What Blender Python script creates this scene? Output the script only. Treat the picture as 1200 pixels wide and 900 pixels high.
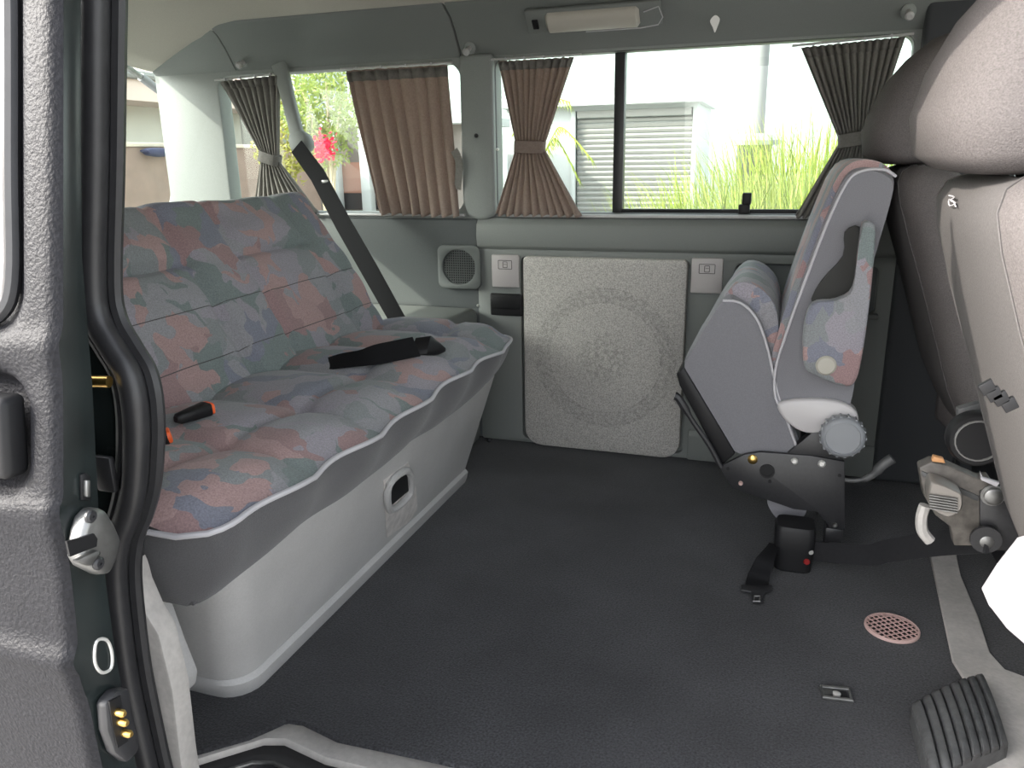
import bpy, bmesh, math, random
from mathutils import Vector, Matrix
random.seed(7)
for o in list(bpy.data.objects): bpy.data.objects.remove(o)
S = bpy.context.scene
COL = S.collection
pi = math.pi

# ------------------------------------------------------------------ camera
CAM = Vector((0, 0, .861)); YAW, PITCH, ROLL, FPX = 19.17, 15.96, -.98, 921.0
_y, _p, _r = (math.radians(a) for a in (YAW, PITCH, ROLL))
_F0 = Vector((-math.sin(_y), math.cos(_y), 0)); _R0 = Vector((math.cos(_y), math.sin(_y), 0)); _U0 = Vector((0, 0, 1))
CF = _F0*math.cos(_p) - _U0*math.sin(_p); _U1 = _U0*math.cos(_p) + _F0*math.sin(_p)
CR = _R0*math.cos(_r) + _U1*math.sin(_r); CU = -_R0*math.sin(_r) + _U1*math.cos(_r)
cd = bpy.data.cameras.new('camera'); cam = bpy.data.objects.new('camera', cd); COL.objects.link(cam)
cd.sensor_width = 36; cd.lens = FPX*36/1200; cd.clip_start = .02; cd.clip_end = 300
cam.matrix_world = Matrix(((CR.x, CU.x, -CF.x, CAM.x), (CR.y, CU.y, -CF.y, CAM.y), (CR.z, CU.z, -CF.z, CAM.z), (0, 0, 0, 1)))
S.camera = cam
# ------------------------------------------------------------------ world, sun, exposure
W = bpy.data.worlds.new('sky'); S.world = W; W.use_nodes = True
nt = W.node_tree; bgn = nt.nodes['Background']
sky = nt.nodes.new('ShaderNodeTexSky'); sky.sky_type = 'NISHITA'; sky.sun_disc = False
sky.sun_elevation = math.radians(30); sky.sun_rotation = math.radians(244); sky.air_density = 1.0; sky.dust_density = 3.0; sky.ozone_density = .6
hs = nt.nodes.new('ShaderNodeHueSaturation'); hs.inputs['Saturation'].default_value = .25
nt.links.new(sky.outputs[0], hs.inputs['Color']); nt.links.new(hs.outputs[0], bgn.inputs[0]); bgn.inputs[1].default_value = .45
SUN_DIR = Vector((.79, .61, -.60))        # direction of travel: from behind the van, over the door side
sd = bpy.data.lights.new('sun', 'SUN'); sun = bpy.data.objects.new('sun', sd); COL.objects.link(sun)
sd.energy = 3.0; sd.color = (1, .93, .83); sd.angle = math.radians(.6)
sun.rotation_euler = SUN_DIR.to_track_quat('-Z', 'Y').to_euler()
S.view_settings.view_transform = 'Standard'; S.view_settings.look = 'None'; S.view_settings.gamma = 1; S.view_settings.exposure = 1.2
S.view_settings.use_curve_mapping = False

# ------------------------------------------------------------------ helpers
def ray(px, py): return CF*FPX + CR*(px-600) + CU*(450-py)
def atX(px, py, v): d = ray(px, py); return CAM + d*((v-CAM.x)/d.x)
def atY(px, py, v): d = ray(px, py); return CAM + d*((v-CAM.y)/d.y)
def atZ(px, py, v=0.): d = ray(px, py); return CAM + d*((v-CAM.z)/d.z)
def V3(*a): return Vector(a)
def lerp(a, b, t): return a + (b-a)*t
def tag(o, label=None, cat=None, group=None, kind=None):
    if label: o['label'] = label
    if cat: o['category'] = cat
    if group: o['group'] = group
    if kind: o['kind'] = kind
    return o
def empty(name, loc=(0, 0, 0), label=None, cat=None, group=None, kind=None):
    o = bpy.data.objects.new(name, None); COL.objects.link(o); o.location = loc; o.empty_display_size = .05
    return tag(o, label, cat, group, kind)
def obj(name, vf, mat, parent=None, smooth=True, label=None, cat=None, group=None, kind=None, ang=40, solid=0, sub=0):
    v, f = vf
    me = bpy.data.meshes.new(name); me.from_pydata([tuple(p) for p in v], [], [tuple(q) for q in f]); me.validate(); me.update()
    b = bmesh.new(); b.from_mesh(me); bmesh.ops.recalc_face_normals(b, faces=b.faces)
    if smooth:
        for q in b.faces: q.smooth = True
        ca = math.radians(ang)
        for e in b.edges:
            if len(e.link_faces) == 2 and e.calc_face_angle(0) > ca: e.smooth = False
    b.to_mesh(me); b.free()
    me.materials.append(mat)
    o = bpy.data.objects.new(name, me); COL.objects.link(o)
    if parent:
        o.parent = parent; o.matrix_parent_inverse = Matrix.Translation(-parent_loc(parent))
    if solid: m = o.modifiers.new('thickness', 'SOLIDIFY'); m.thickness = solid; m.offset = 0
    if sub: m = o.modifiers.new('smooth', 'SUBSURF'); m.levels = m.render_levels = sub
    return tag(o, label, cat, group, kind)
def parent_loc(p): return Vector(p.location) if p.type == 'EMPTY' else Vector((0, 0, 0))
def join(*L):
    v, f = [], []
    for a, b in L:
        n = len(v); v += list(a); f += [tuple(i+n for i in q) for q in b]
    return v, f
def bev(vf, w, seg=2, ang=25):
    b = bmesh.new(); vs = [b.verts.new(tuple(p)) for p in vf[0]]
    for q in vf[1]:
        try: b.faces.new([vs[i] for i in q])
        except ValueError: pass
    bmesh.ops.recalc_face_normals(b, faces=b.faces); b.normal_update()
    ed = [e for e in b.edges if len(e.link_faces) == 2 and e.calc_face_angle(0) > math.radians(ang)]
    bmesh.ops.bevel(b, geom=ed, offset=w, segments=seg, profile=.5, affect='EDGES', clamp_overlap=True)
    b.verts.index_update()
    r = [v.co.copy() for v in b.verts], [[v.index for v in q.verts] for q in b.faces]; b.free(); return r
def box(x0, x1, y0, y1, z0, z1, w=0, seg=2):
    v = [V3(x, y, z) for x in (x0, x1) for y in (y0, y1) for z in (z0, z1)]
    f = [(0, 1, 3, 2), (4, 6, 7, 5), (0, 4, 5, 1), (2, 3, 7, 6), (0, 2, 6, 4), (1, 5, 7, 3)]
    return bev((v, f), w, seg) if w else (v, f)
def prism(poly, d, w=0, seg=2, ang=25):
    """solid from a planar polygon of 3-D points pushed along d"""
    n = len(poly); poly = [Vector(p) for p in poly]; d = Vector(d)
    v = poly + [p+d for p in poly]
    f = [tuple(range(n)), tuple(range(2*n-1, n-1, -1))] + [(i, (i+1) % n, n+(i+1) % n, n+i) for i in range(n)]
    return bev((v, f), w, seg, ang) if w else (v, f)
def tube(path, r, n=8, closed=False, flat=None):
    """round (or flat: (half width along `flat` vector, half thickness)) tube along a path"""
    P = [Vector(p) for p in path]; m = len(P); v = []; up = None
    for i in range(m):
        t = (P[(i+1) % m] - P[i-1]) if closed else (P[min(i+1, m-1)] - P[max(i-1, 0)])
        t.normalize()
        if up is None:
            up = V3(0, 0, 1) if abs(t.z) < .9 else V3(1, 0, 0)
        up = (up - t*up.dot(t)).normalized(); s = t.cross(up)
        rr = r[i] if isinstance(r, (list, tuple)) else r
        for k in range(n):
            a = 2*pi*k/n; v.append(P[i] + up*(math.cos(a)*rr) + s*(math.sin(a)*rr))
    f = []
    for i in range(m if closed else m-1):
        for k in range(n): j = (i+1) % m; f.append((i*n+k, i*n+(k+1) % n, j*n+(k+1) % n, j*n+k))
    if not closed: f += [tuple(range(n)), tuple((m-1)*n+k for k in range(n-1, -1, -1))]
    return v, f
def strap(path, side, hw, th):
    """flat strap: side = width direction (vector or list)"""
    P = [Vector(p) for p in path]; v = []; m = len(P)
    for i, p in enumerate(P):
        t = (P[min(i+1, m-1)] - P[max(i-1, 0)]).normalized()
        s = Vector(side[i] if isinstance(side, list) else side); s = (s - t*s.dot(t)).normalized(); nn = t.cross(s)*th
        h = hw[i] if isinstance(hw, (list, tuple)) else hw
        v += [p - s*h - nn, p + s*h - nn, p + s*h + nn, p - s*h + nn]
    f = [(0, 1, 2, 3), tuple((m-1)*4+k for k in (3, 2, 1, 0))]
    for i in range(m-1):
        for k in range(4): f.append((i*4+k, i*4+(k+1) % 4, (i+1)*4+(k+1) % 4, (i+1)*4+k))
    return v, f
def lathe(prof, c, axis, n=24):
    c = Vector(c); a = Vector(axis).normalized(); u = a.orthogonal().normalized(); w = a.cross(u); v = []
    for r, h in prof:
        for k in range(n): t = 2*pi*k/n; v.append(c + a*h + (u*math.cos(t) + w*math.sin(t))*max(r, 1e-5))
    m = len(prof); f = [(i*n+k, i*n+(k+1) % n, (i+1)*n+(k+1) % n, (i+1)*n+k) for i in range(m-1) for k in range(n)]
    f += [tuple(range(n)), tuple((m-1)*n+k for k in range(n-1, -1, -1))]
    return v, f
def loft(secs, caps=True, closed=True):
    n = len(secs[0]); v = [p for s in secs for p in s]; m = len(secs)
    f = [(i*n+k, i*n+(k+1) % n, (i+1)*n+(k+1) % n, (i+1)*n+k) for i in range(m-1) for k in range(n if closed else n-1)]
    if caps and closed: f += [tuple(range(n)), tuple((m-1)*n+k for k in range(n-1, -1, -1))]
    return v, f
def sec(c, ax, ay, hx, hy, p=4., n=28):
    c, ax, ay = Vector(c), Vector(ax), Vector(ay); o = []
    for k in range(n):
        t = 2*pi*k/n; cs, sn = math.cos(t), math.sin(t)
        o.append(c + ax*(hx*math.copysign(abs(cs)**(2/p), cs)) + ay*(hy*math.copysign(abs(sn)**(2/p), sn)))
    return o
def grid(fn, nu, nv):
    v = [fn(i/nu, j/nv) for j in range(nv+1) for i in range(nu+1)]
    f = [(j*(nu+1)+i, j*(nu+1)+i+1, (j+1)*(nu+1)+i+1, (j+1)*(nu+1)+i) for j in range(nv) for i in range(nu)]
    return v, f
def rrect(x0, x1, z0, z1, r, n=6):
    rs = r if isinstance(r, (list, tuple)) else (r,)*4   # order: bl, br, tr, tl
    out = []
    for (cx, cz, a0, q) in ((x0+rs[0], z0+rs[0], pi, rs[0]), (x1-rs[1], z0+rs[1], 1.5*pi, rs[1]), (x1-rs[2], z1-rs[2], 0, rs[2]), (x0+rs[3], z1-rs[3], .5*pi, rs[3])):
        for k in range(n+1): a = a0 + .5*pi*k/n; out.append((cx+q*math.cos(a), cz+q*math.sin(a)))
    return out
def plate(outer, holes, th, place, bevel=0):
    """2-D filled shape with holes -> solid; place(x, z, t) maps to 3-D"""
    cu = bpy.data.curves.new('t', 'CURVE'); cu.dimensions = '2D'; cu.fill_mode = 'BOTH'; cu.extrude = th/2; cu.bevel_depth = bevel; cu.bevel_resolution = 1 if bevel else 0
    for pl in [outer] + holes:
        s = cu.splines.new('POLY'); s.points.add(len(pl)-1); s.use_cyclic_u = True
        for q, p in zip(s.points, pl): q.co = (p[0], p[1], 0, 1)
    o = bpy.data.objects.new('t', cu); COL.objects.link(o); dg = bpy.context.evaluated_depsgraph_get(); me = bpy.data.meshes.new_from_object(o.evaluated_get(dg))
    v = [place(q.co.x, q.co.y, q.co.z) for q in me.vertices]; f = [tuple(q.vertices) for q in me.polygons]
    bpy.data.objects.remove(o); bpy.data.curves.remove(cu); bpy.data.meshes.remove(me)
    b = bmesh.new(); vs = [b.verts.new(tuple(p)) for p in v]
    for q in f:
        try: b.faces.new([vs[i] for i in q])
        except ValueError: pass
    bmesh.ops.remove_doubles(b, verts=b.verts, dist=1e-5); b.verts.index_update()
    r = [q.co.copy() for q in b.verts], [[q.index for q in g.verts] for g in b.faces]; b.free(); return r
def smoothpath(P, n=6, closed=False):
    P = [Vector(p) for p in P]; m = len(P); out = []
    for i in range(m if closed else m-1):
        g = (lambda k: P[k % m]) if closed else (lambda k: P[max(0, min(m-1, k))])
        a, b, c, d = g(i-1), g(i), g(i+1), g(i+2)
        for k in range(n):
            t = k/n; out.append(.5*((2*b) + (c-a)*t + (2*a-5*b+4*c-d)*t*t + (3*b-a-3*c+d)*t**3))
    if not closed: out.append(P[-1])
    return out
def smoothpoly(P2, n=4): return [(p.x, p.y) for p in smoothpath([V3(a, b, 0) for a, b in P2], n, True)]
def hsh(i, k=0): return (math.sin(i*127.1 + k*311.7)*43758.5453) % 1.0

# ------------------------------------------------------------------ materials
def mat(name, col, rough=.6, metal=0, noise=0, nscale=200, bump=0, bscale=None, spec=.5, stain=0, sscale=6, coords='Object', trans=0, sheen=0):
    m = bpy.data.materials.new(name); m.use_nodes = True; t = m.node_tree; b = t.nodes['Principled BSDF']; L = t.links.new
    b.inputs['Base Color'].default_value = (*col, 1); b.inputs['Roughness'].default_value = rough; b.inputs['Metallic'].default_value = metal
    b.inputs['Specular IOR Level'].default_value = spec
    if sheen: b.inputs['Sheen Weight'].default_value = sheen
    tc = t.nodes.new('ShaderNodeTexCoord')
    src = None
    if noise:
        n = t.nodes.new('ShaderNodeTexNoise'); n.inputs['Scale'].default_value = nscale; n.inputs['Detail'].default_value = 3; L(tc.outputs[coords], n.inputs['Vector'])
        r = t.nodes.new('ShaderNodeMapRange'); r.inputs[1].default_value = .3; r.inputs[2].default_value = .7; r.inputs[3].default_value = 1-noise; r.inputs[4].default_value = 1+noise; L(n.outputs[0], r.inputs[0])
        src = r.outputs[0]
    if stain:
        n2 = t.nodes.new('ShaderNodeTexNoise'); n2.inputs['Scale'].default_value = sscale; n2.inputs['Detail'].default_value = 4; L(tc.outputs[coords], n2.inputs['Vector'])
        r2 = t.nodes.new('ShaderNodeMapRange'); r2.inputs[1].default_value = .35; r2.inputs[2].default_value = .7; r2.inputs[3].default_value = 1-stain; r2.inputs[4].default_value = 1+stain; L(n2.outputs[0], r2.inputs[0])
        if src:
            mm = t.nodes.new('ShaderNodeMath'); mm.operation = 'MULTIPLY'; L(src, mm.inputs[0]); L(r2.outputs[0], mm.inputs[1]); src = mm.outputs[0]
        else: src = r2.outputs[0]
    if src:
        vm = t.nodes.new('ShaderNodeVectorMath'); vm.operation = 'SCALE'; vm.inputs[0].default_value = col; L(src, vm.inputs['Scale']); L(vm.outputs[0], b.inputs['Base Color'])
    if bump:
        n3 = t.nodes.new('ShaderNodeTexNoise'); n3.inputs['Scale'].default_value = bscale or nscale; n3.inputs['Detail'].default_value = 2; L(tc.outputs[coords], n3.inputs['Vector'])
        bp = t.nodes.new('ShaderNodeBump'); bp.inputs['Strength'].default_value = bump; bp.inputs['Distance'].default_value = .003; L(n3.outputs[0], bp.inputs['Height']); L(bp.outputs[0], b.inputs['Normal'])
    if trans:
        tr = t.nodes.new('ShaderNodeBsdfTranslucent'); tr.inputs[0].default_value = (*col, 1); mx = t.nodes.new('ShaderNodeMixShader'); mx.inputs[0].default_value = trans
        out = t.nodes['Material Output']; L(b.outputs[0], mx.inputs[1]); L(tr.outputs[0], mx.inputs[2]); L(mx.outputs[0], out.inputs[0])
        if src: L(vm.outputs[0], tr.inputs[0])
    return m
def camo(name, cols, scale=11, bump=.15):
    m = bpy.data.materials.new(name); m.use_nodes = True; t = m.node_tree; b = t.nodes['Principled BSDF']; L = t.links.new
    b.inputs['Roughness'].default_value = .9; b.inputs['Specular IOR Level'].default_value = .2; b.inputs['Sheen Weight'].default_value = .15
    tc = t.nodes.new('ShaderNodeTexCoord'); n = t.nodes.new('ShaderNodeTexNoise'); n.inputs['Scale'].default_value = 9; n.inputs['Detail'].default_value = 2.5; L(tc.outputs['Object'], n.inputs['Vector'])
    va = t.nodes.new('ShaderNodeVectorMath'); va.operation = 'MULTIPLY_ADD'; va.inputs[1].default_value = (.16, .16, .16); L(n.outputs['Color'], va.inputs[0]); L(tc.outputs['Object'], va.inputs[2])
    prev = None
    for k, (sc, off) in enumerate(((scale, 0), (scale*1.45, 3.7))):
        ao = t.nodes.new('ShaderNodeVectorMath'); ao.operation = 'ADD'; ao.inputs[1].default_value = (off, off*2, off); L(va.outputs[0], ao.inputs[0])
        vo = t.nodes.new('ShaderNodeTexVoronoi'); vo.inputs['Scale'].default_value = sc; vo.distance = 'CHEBYCHEV' if k else 'MANHATTAN'; L(ao.outputs[0], vo.inputs['Vector'])
        sp = t.nodes.new('ShaderNodeSeparateColor'); L(vo.outputs['Color'], sp.inputs[0])
        cr = t.nodes.new('ShaderNodeValToRGB'); cr.color_ramp.interpolation = 'CONSTANT'
        while len(cr.color_ramp.elements) < len(cols): cr.color_ramp.elements.new(.5)
        for i, (e, c) in enumerate(zip(cr.color_ramp.elements, cols)): e.position = i/len(cols); e.color = (*c, 1)
        L(sp.outputs[k], cr.inputs[0])
        if prev is None: prev = cr.outputs[0]
        else:
            gt = t.nodes.new('ShaderNodeMath'); gt.operation = 'GREATER_THAN'; gt.inputs[1].default_value = .5; L(sp.outputs[2], gt.inputs[0])
            mx = t.nodes.new('ShaderNodeMix'); mx.data_type = 'RGBA'; L(gt.outputs[0], mx.inputs['Factor']); L(prev, mx.inputs['A']); L(cr.outputs[0], mx.inputs['B']); prev = mx.outputs['Result']
    w = t.nodes.new('ShaderNodeTexNoise'); w.inputs['Scale'].default_value = 420; L(tc.outputs['Object'], w.inputs['Vector'])
    r = t.nodes.new('ShaderNodeMapRange'); r.inputs[1].default_value = .3; r.inputs[2].default_value = .7; r.inputs[3].default_value = .82; r.inputs[4].default_value = 1.18; L(w.outputs[0], r.inputs[0])
    vm = t.nodes.new('ShaderNodeVectorMath'); vm.operation = 'SCALE'; L(prev, vm.inputs[0]); L(r.outputs[0], vm.inputs['Scale']); L(vm.outputs[0], b.inputs['Base Color'])
    bp = t.nodes.new('ShaderNodeBump'); bp.inputs['Strength'].default_value = bump; bp.inputs['Distance'].default_value = .002; L(w.outputs[0], bp.inputs['Height']); L(bp.outputs[0], b.inputs['Normal'])
    return m
def glass_mat(name, tint=(.93, .97, .95), refl=1.45):
    m = bpy.data.materials.new(name); m.use_nodes = True; t = m.node_tree; t.nodes.remove(t.nodes['Principled BSDF']); L = t.links.new
    a = t.nodes.new('ShaderNodeBsdfTransparent'); a.inputs[0].default_value = (*tint, 1); g = t.nodes.new('ShaderNodeBsdfGlossy'); g.inputs['Roughness'].default_value = .01
    lw = t.nodes.new('ShaderNodeLayerWeight'); lw.inputs[0].default_value = .5; pw = t.nodes.new('ShaderNodeMath'); pw.operation = 'POWER'; pw.inputs[1].default_value = 5; L(lw.outputs['Facing'], pw.inputs[0])
    sc = t.nodes.new('ShaderNodeMath'); sc.operation = 'MULTIPLY_ADD'; sc.inputs[1].default_value = .9; sc.inputs[2].default_value = .03; L(pw.outputs[0], sc.inputs[0])
    mx = t.nodes.new('ShaderNodeMixShader'); L(sc.outputs[0], mx.inputs[0]); L(a.outputs[0], mx.inputs[1]); L(g.outputs[0], mx.inputs[2]); L(mx.outputs[0], t.nodes['Material Output'].inputs[0])
    return m
M = {}
M['carpet'] = mat('charcoal carpet', (.040, .040, .043), .95, noise=.5, nscale=260, bump=.5, bscale=300, spec=.1, stain=.25, sscale=4, sheen=.2)
M['trim'] = mat('grey green trim plastic', (.165, .176, .168), .6, noise=.05, nscale=500, bump=.08, bscale=900)
M['trimdark'] = mat('dark trim panel', (.085, .093, .093), .7, noise=.06, nscale=400, bump=.08, bscale=900)
M['cabshade'] = mat('cab trim darkened for shade', (.035, .038, .042), .75)  # near-black colour puts the deep shade of the cab into the trim
M['head'] = mat('beige headliner', (.47, .445, .39), .95, noise=.05, nscale=300, bump=.1, bscale=500)
M['pillar'] = mat('grey pillar trim', (.22, .235, .225), .6, noise=.05, nscale=400)
M['lightplastic'] = mat('light grey moulded plastic', (.44, .435, .43), .5, noise=.05, nscale=300, bump=.1, bscale=700, stain=.06, sscale=7)
M['palesill'] = mat('pale grey sill plastic', (.42, .40, .38), .55, noise=.08, nscale=120, bump=.15, bscale=160, stain=.12, sscale=14)
M['camo'] = camo('leaf print upholstery', [(0.215, 0.226, 0.232), (0.284, 0.191, 0.191), (0.191, 0.197, 0.238), (0.261, 0.258, 0.273), (0.348, 0.238, 0.230), (0.174, 0.203, 0.200), (0.273, 0.255, 0.284)], 10)
M['camoseat'] = M['camo']
M['greyfab'] = mat('grey woven upholstery', (.078, .077, .081), .9, noise=.12, nscale=500, bump=.2, bscale=600, spec=.2, sheen=.2)
M['seatgrey'] = mat('light grey seat velour', (.185, .183, .197), .85, noise=.08, nscale=500, bump=.12, bscale=700, spec=.25, sheen=.2)
M['frontfab'] = mat('warm grey tweed', (.110, .100, .0985), .95, noise=.2, nscale=560, bump=.35, bscale=600, spec=.15)
M['frontdark'] = mat('slightly darker grey tweed', (.095, .089, .088), .95, noise=.12, nscale=500, bump=.2, bscale=600, spec=.2)  # same cloth as the seat, shade of its rear toned into the colour
M['piping'] = mat('pale grey piping', (.45, .44, .46), .6)
M['black'] = mat('black plastic', (.009, .009, .010), .5, spec=.3)
M['blackmetal'] = mat('black painted steel', (.022, .022, .024), .4, noise=.15, nscale=150)
M['rubber'] = mat('black rubber', (.022, .022, .024), .42, noise=.15, nscale=60)
M['webbing'] = mat('black belt webbing', (.010, .010, .011), .8, bump=.08, bscale=900, spec=.12)
M['orange'] = mat('orange release button', (.85, .13, .03), .4)
M['steel'] = mat('worn steel', (.27, .27, .265), .45, metal=1, noise=.2, nscale=60)
M['whitemetal'] = mat('zinc bolt', (.7, .69, .66), .4, metal=.6)
M['brass'] = mat('brass', (.75, .5, .16), .3, metal=1)
M['paint'] = mat('textured dark grey body paint', (.015, .015, .0175), .5, noise=.2, nscale=260, bump=.4, bscale=330, spec=.14)
M['paintdark'] = mat('glossy black green edge paint', (.012, .016, .016), .22, spec=.6, stain=.3, sscale=18)
M['speckle'] = mat('speckled grey laminate', (.40, .385, .36), .55, noise=.40, nscale=330)
M['cover'] = mat('pinkish grey plastic cover', (.40, .375, .37), .5)
M['knob'] = mat('grey knob plastic', (.23, .24, .255), .45)
M['curtain'] = mat('brown grey striped curtain', (.40, .32, .28), .9, trans=.55, noise=.1, nscale=200)
M['curtaingrey'] = mat('grey pleated curtain', (.24, .228, .21), .9, trans=.34, noise=.1, nscale=200)
M['glass'] = glass_mat('window glass')
M['lamp'] = mat('frosted lamp lens', (.42, .40, .35), .35)
M['ribrubber'] = mat('worn grey rubber', (.075, .076, .077), .5, noise=.25, nscale=50, bump=.2, bscale=120)
M['mesh'] = mat('pinkish metal grille', (.52, .36, .33), .45)
M['wood'] = mat('cartoned copper', (.55, .28, .12), .5)

# ================================================================== THE VAN BODY (setting)
YW = 2.20                      # inner face of the far (left) side wall
XR, XF = -1.98, 1.45           # rear window plane, dash
ST = dict(kind='structure')
# floor: carpet slab, cut back around the step well of the sliding door
c0 = [(XR, .64), (-.87, .70), (-.80, .775), (-.735, .835), (-.700, .885), (-.672, .888), (-.60, .872), (-.45, .878), (-.30, .88), (.30, .88), (.36, .86), (.42, .70), (XF, .66), (XF, YW+.03), (XR, YW+.03)]
fl = obj('floor', prism([V3(x, y, 0) for x, y in c0], (0, 0, -.03), .004, 1), M['carpet'], smooth=False, label='dark charcoal carpet covering the van floor', cat='floor', **ST)
# pale sill trim that shows outside the carpet edge, then the step well
c1 = [(-.93, .64), (-.83, .735), (-.765, .80), (-.715, .848), (-.683, .858), (-.60, .842), (-.45, .845), (-.30, .847), (.29, .85), (.33, .83), (.38, .69), (XF, .64)]
top = [V3(x, y, -.006) for x, y in [(XR, .64)] + c0[1:13]]
def offs(P, d, z): return [V3(x, y-d, z) for x, y in P]
inn = [V3(x, y+.05, -.006) for x, y in c1]; out = [V3(x, y, -.008) for x, y in c1]; low = [V3(x+.0, y-.006, -.018) for x, y in c1]
pth = list(zip(inn, out, low)); vv = [p for q in pth for p in q]; ff = []
for i in range(len(pth)-1):
    for k in range(2): ff.append((i*3+k, i*3+k+1, (i+1)*3+k+1, (i+1)*3+k))
t1 = obj('trim_1', (vv, ff), M['palesill'], label='pale grey scuffed plastic sill along the carpet edge', cat='sill trim', solid=.004, **ST)
w0 = [V3(x, y-.006, -.018) for x, y in c1]; w1 = [V3(x, y-.034, -.024) for x, y in c1]; w2 = [V3(x, y-.05, -.20) for x, y in c1]; w3 = [V3(x, min(y-.06, .45), -.205) for x, y in c1]
vv = [p for q in zip(w0, w1, w2, w3) for p in q]; ff = [(i*4+k, i*4+k+1, i*4+k+5, i*4+k+4) for i in range(len(w0)-1) for k in range(3)]
t2 = obj('trim_2', (vv, ff), M['rubber'], label='black rubber step well below the sliding door opening', cat='step', solid=.006, **ST)
obj('step_edge', tube([V3(x, y-.036, -.023) for x, y in c1], .0035, 8), M['steel'], t2)
# pale strip between rear carpet and cab floor
st = [atZ(*q, .004) for q in ((1088, 645), (1120, 645), (1126, 675), (1146, 722), (1160, 765), (1178, 785), (1205, 795), (1260, 800), (1260, 990), (1160, 960), (1153, 870), (1138, 810), (1116, 775), (1100, 700))]
for p in st: p.z = 0
t3 = obj('trim_3', prism(st, (0, 0, .006), .002, 1), M['palesill'], label='pale grey plastic strip between rear carpet and cab floor', cat='floor strip', **ST)

# ---- far side wall (van's left side)
wl = empty('wall_left', (-.4, YW, 0), 'grey green plastic trimmed far side wall of the van', 'wall', **ST)
ZS, ZT = .705, 1.138
def wpl(x, z, t): return V3(x, 2.245+t, z)
wA = (atY(262, 100, 2.25).x, -.905); wB = (-.812, .262)
holeA = rrect(wA[0], wA[1], ZS, ZT-.005, (.03, .05, .05, .04)); holeB = rrect(wB[0], wB[1], ZS, ZT, .035)
holeC = rrect(.48, 1.25, ZS, ZT, .05)
obj('window_band', plate(rrect(XR, XF, .66, 1.20, .005, 1), [holeA, holeB, holeC], .05, wpl, .006), M['pillar'], wl)
def extr(prof, x0, x1, w=0): return prism([V3(x0, y, z) for y, z in prof], (x1-x0, 0, 0), w)
# padded belt ledge + lower panel, middle bay
XS = -.868
obj('belt_ledge', extr([(2.27, .703), (2.228, .703), (2.205, .697), (2.190, .680), (2.184, .650), (2.190, .615), (2.203, .605), (2.27, .605)], XS+.003, .47, .004), M['trim'], wl)
obj('recess_panel', extr([(2.27, .603), (2.222, .603), (2.222, .012), (2.27, .012)], XS+.003, .47), M['trim'], wl)
obj('panel_frame', plate(rrect(XS+.003, .30, .012, .604, .004, 1), [rrect(-.735, -.238, .02, .588, .02), rrect(-.125, .235, .455, .585, .02)], .012, lambda x, z, t: V3(x, 2.209+t, z), .003), M['trim'], wl)
obj('pocket_floor', box(-.13, .24, 2.18, 2.222, .448, .462, .004), M['trim'], wl)
obj('pocket_back', box(-.12, .23, 2.2195, 2.2215, .462, .583), M['trimdark'], wl, smooth=False)
obj('lower_kick', extr([(2.225, .10), (2.195, .10), (2.188, .085), (2.188, .01), (2.225, .01)], -.225, .30, .004), M['trim'], wl)
# rear bay panel
obj('rear_panel', extr([(2.27, .700), (2.225, .700), (2.208, .690), (2.203, .60), (2.207, .56), (2.207, .44), (2.203, .425), (2.27, .425)], XR, XS, .004), M['trimdark'], wl)
obj('trim_4', prism([V3(XR+.01, 1.905, .0), V3(XS, 1.92, .0), V3(XS, 2.203, .0), V3(XR+.01, 2.203, .0)], (0, 0, .43), .025, 3), M['trim'], label='grey wheel arch box between bench and side wall', cat='trim', **ST)
obj('lower_rear_panel', extr([(2.27, .43), (2.206, .43), (2.206, .012), (2.27, .012)], XR, XS), M['trimdark'], wl)
# cove trim above the windows
cove = [(2.27, 1.135), (2.222, 1.135), (2.205, 1.145), (2.19, 1.165), (2.165, 1.20), (2.135, 1.232), (2.10, 1.252), (2.09, 1.262), (2.27, 1.262)]
obj('cove_trim', extr(cove, -1.66, -.905, .003), M['trim'], wl)
obj('cove_trim', extr(cove, -.900, XF, .003), M['trim'], wl)
obj('cove_trim', extr(cove, XR, -1.663, .003), M['pillar'], wl)
# pillar between the two windows, proud of the band, rounded at its foot
pl = [(-.905, 1.145), (-.908, .75), (-.895, .705), (-.86, .69), (-.835, .692), (-.806, .705), (-.806, 1.145)]
obj('window_pillar', prism([V3(x, 2.222, z) for x, z in pl], (0, -.028, 0), .010, 3), M['pillar'], wl)
obj('cab_pillar', prism([V3(x, 2.222, z) for x, z in ((.268, 1.2), (.268, .012), (.46, .012), (.46, 1.2))], (0, -.05, 0), .012, 3), M['cabshade'], wl)  # carried down to the floor to darken the gap behind the seat
obj('cab_door_panel', box(.47, XF, 2.19, 2.245, .02, .70, .02), M['cabshade'], wl)
obj('roof_side_strip', box(XR-.05, XF, 2.255, 2.285, 1.18, 1.36), M['paint'], wl, smooth=False)  # unseen outer strip added to stop light leaking in under the roof
# outer skin of the far side, below the windows
obj('outer_skin', box(XR-.05, XF, 2.275, 2.285, -.25, .69), M['paint'], wl, smooth=False)

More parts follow.
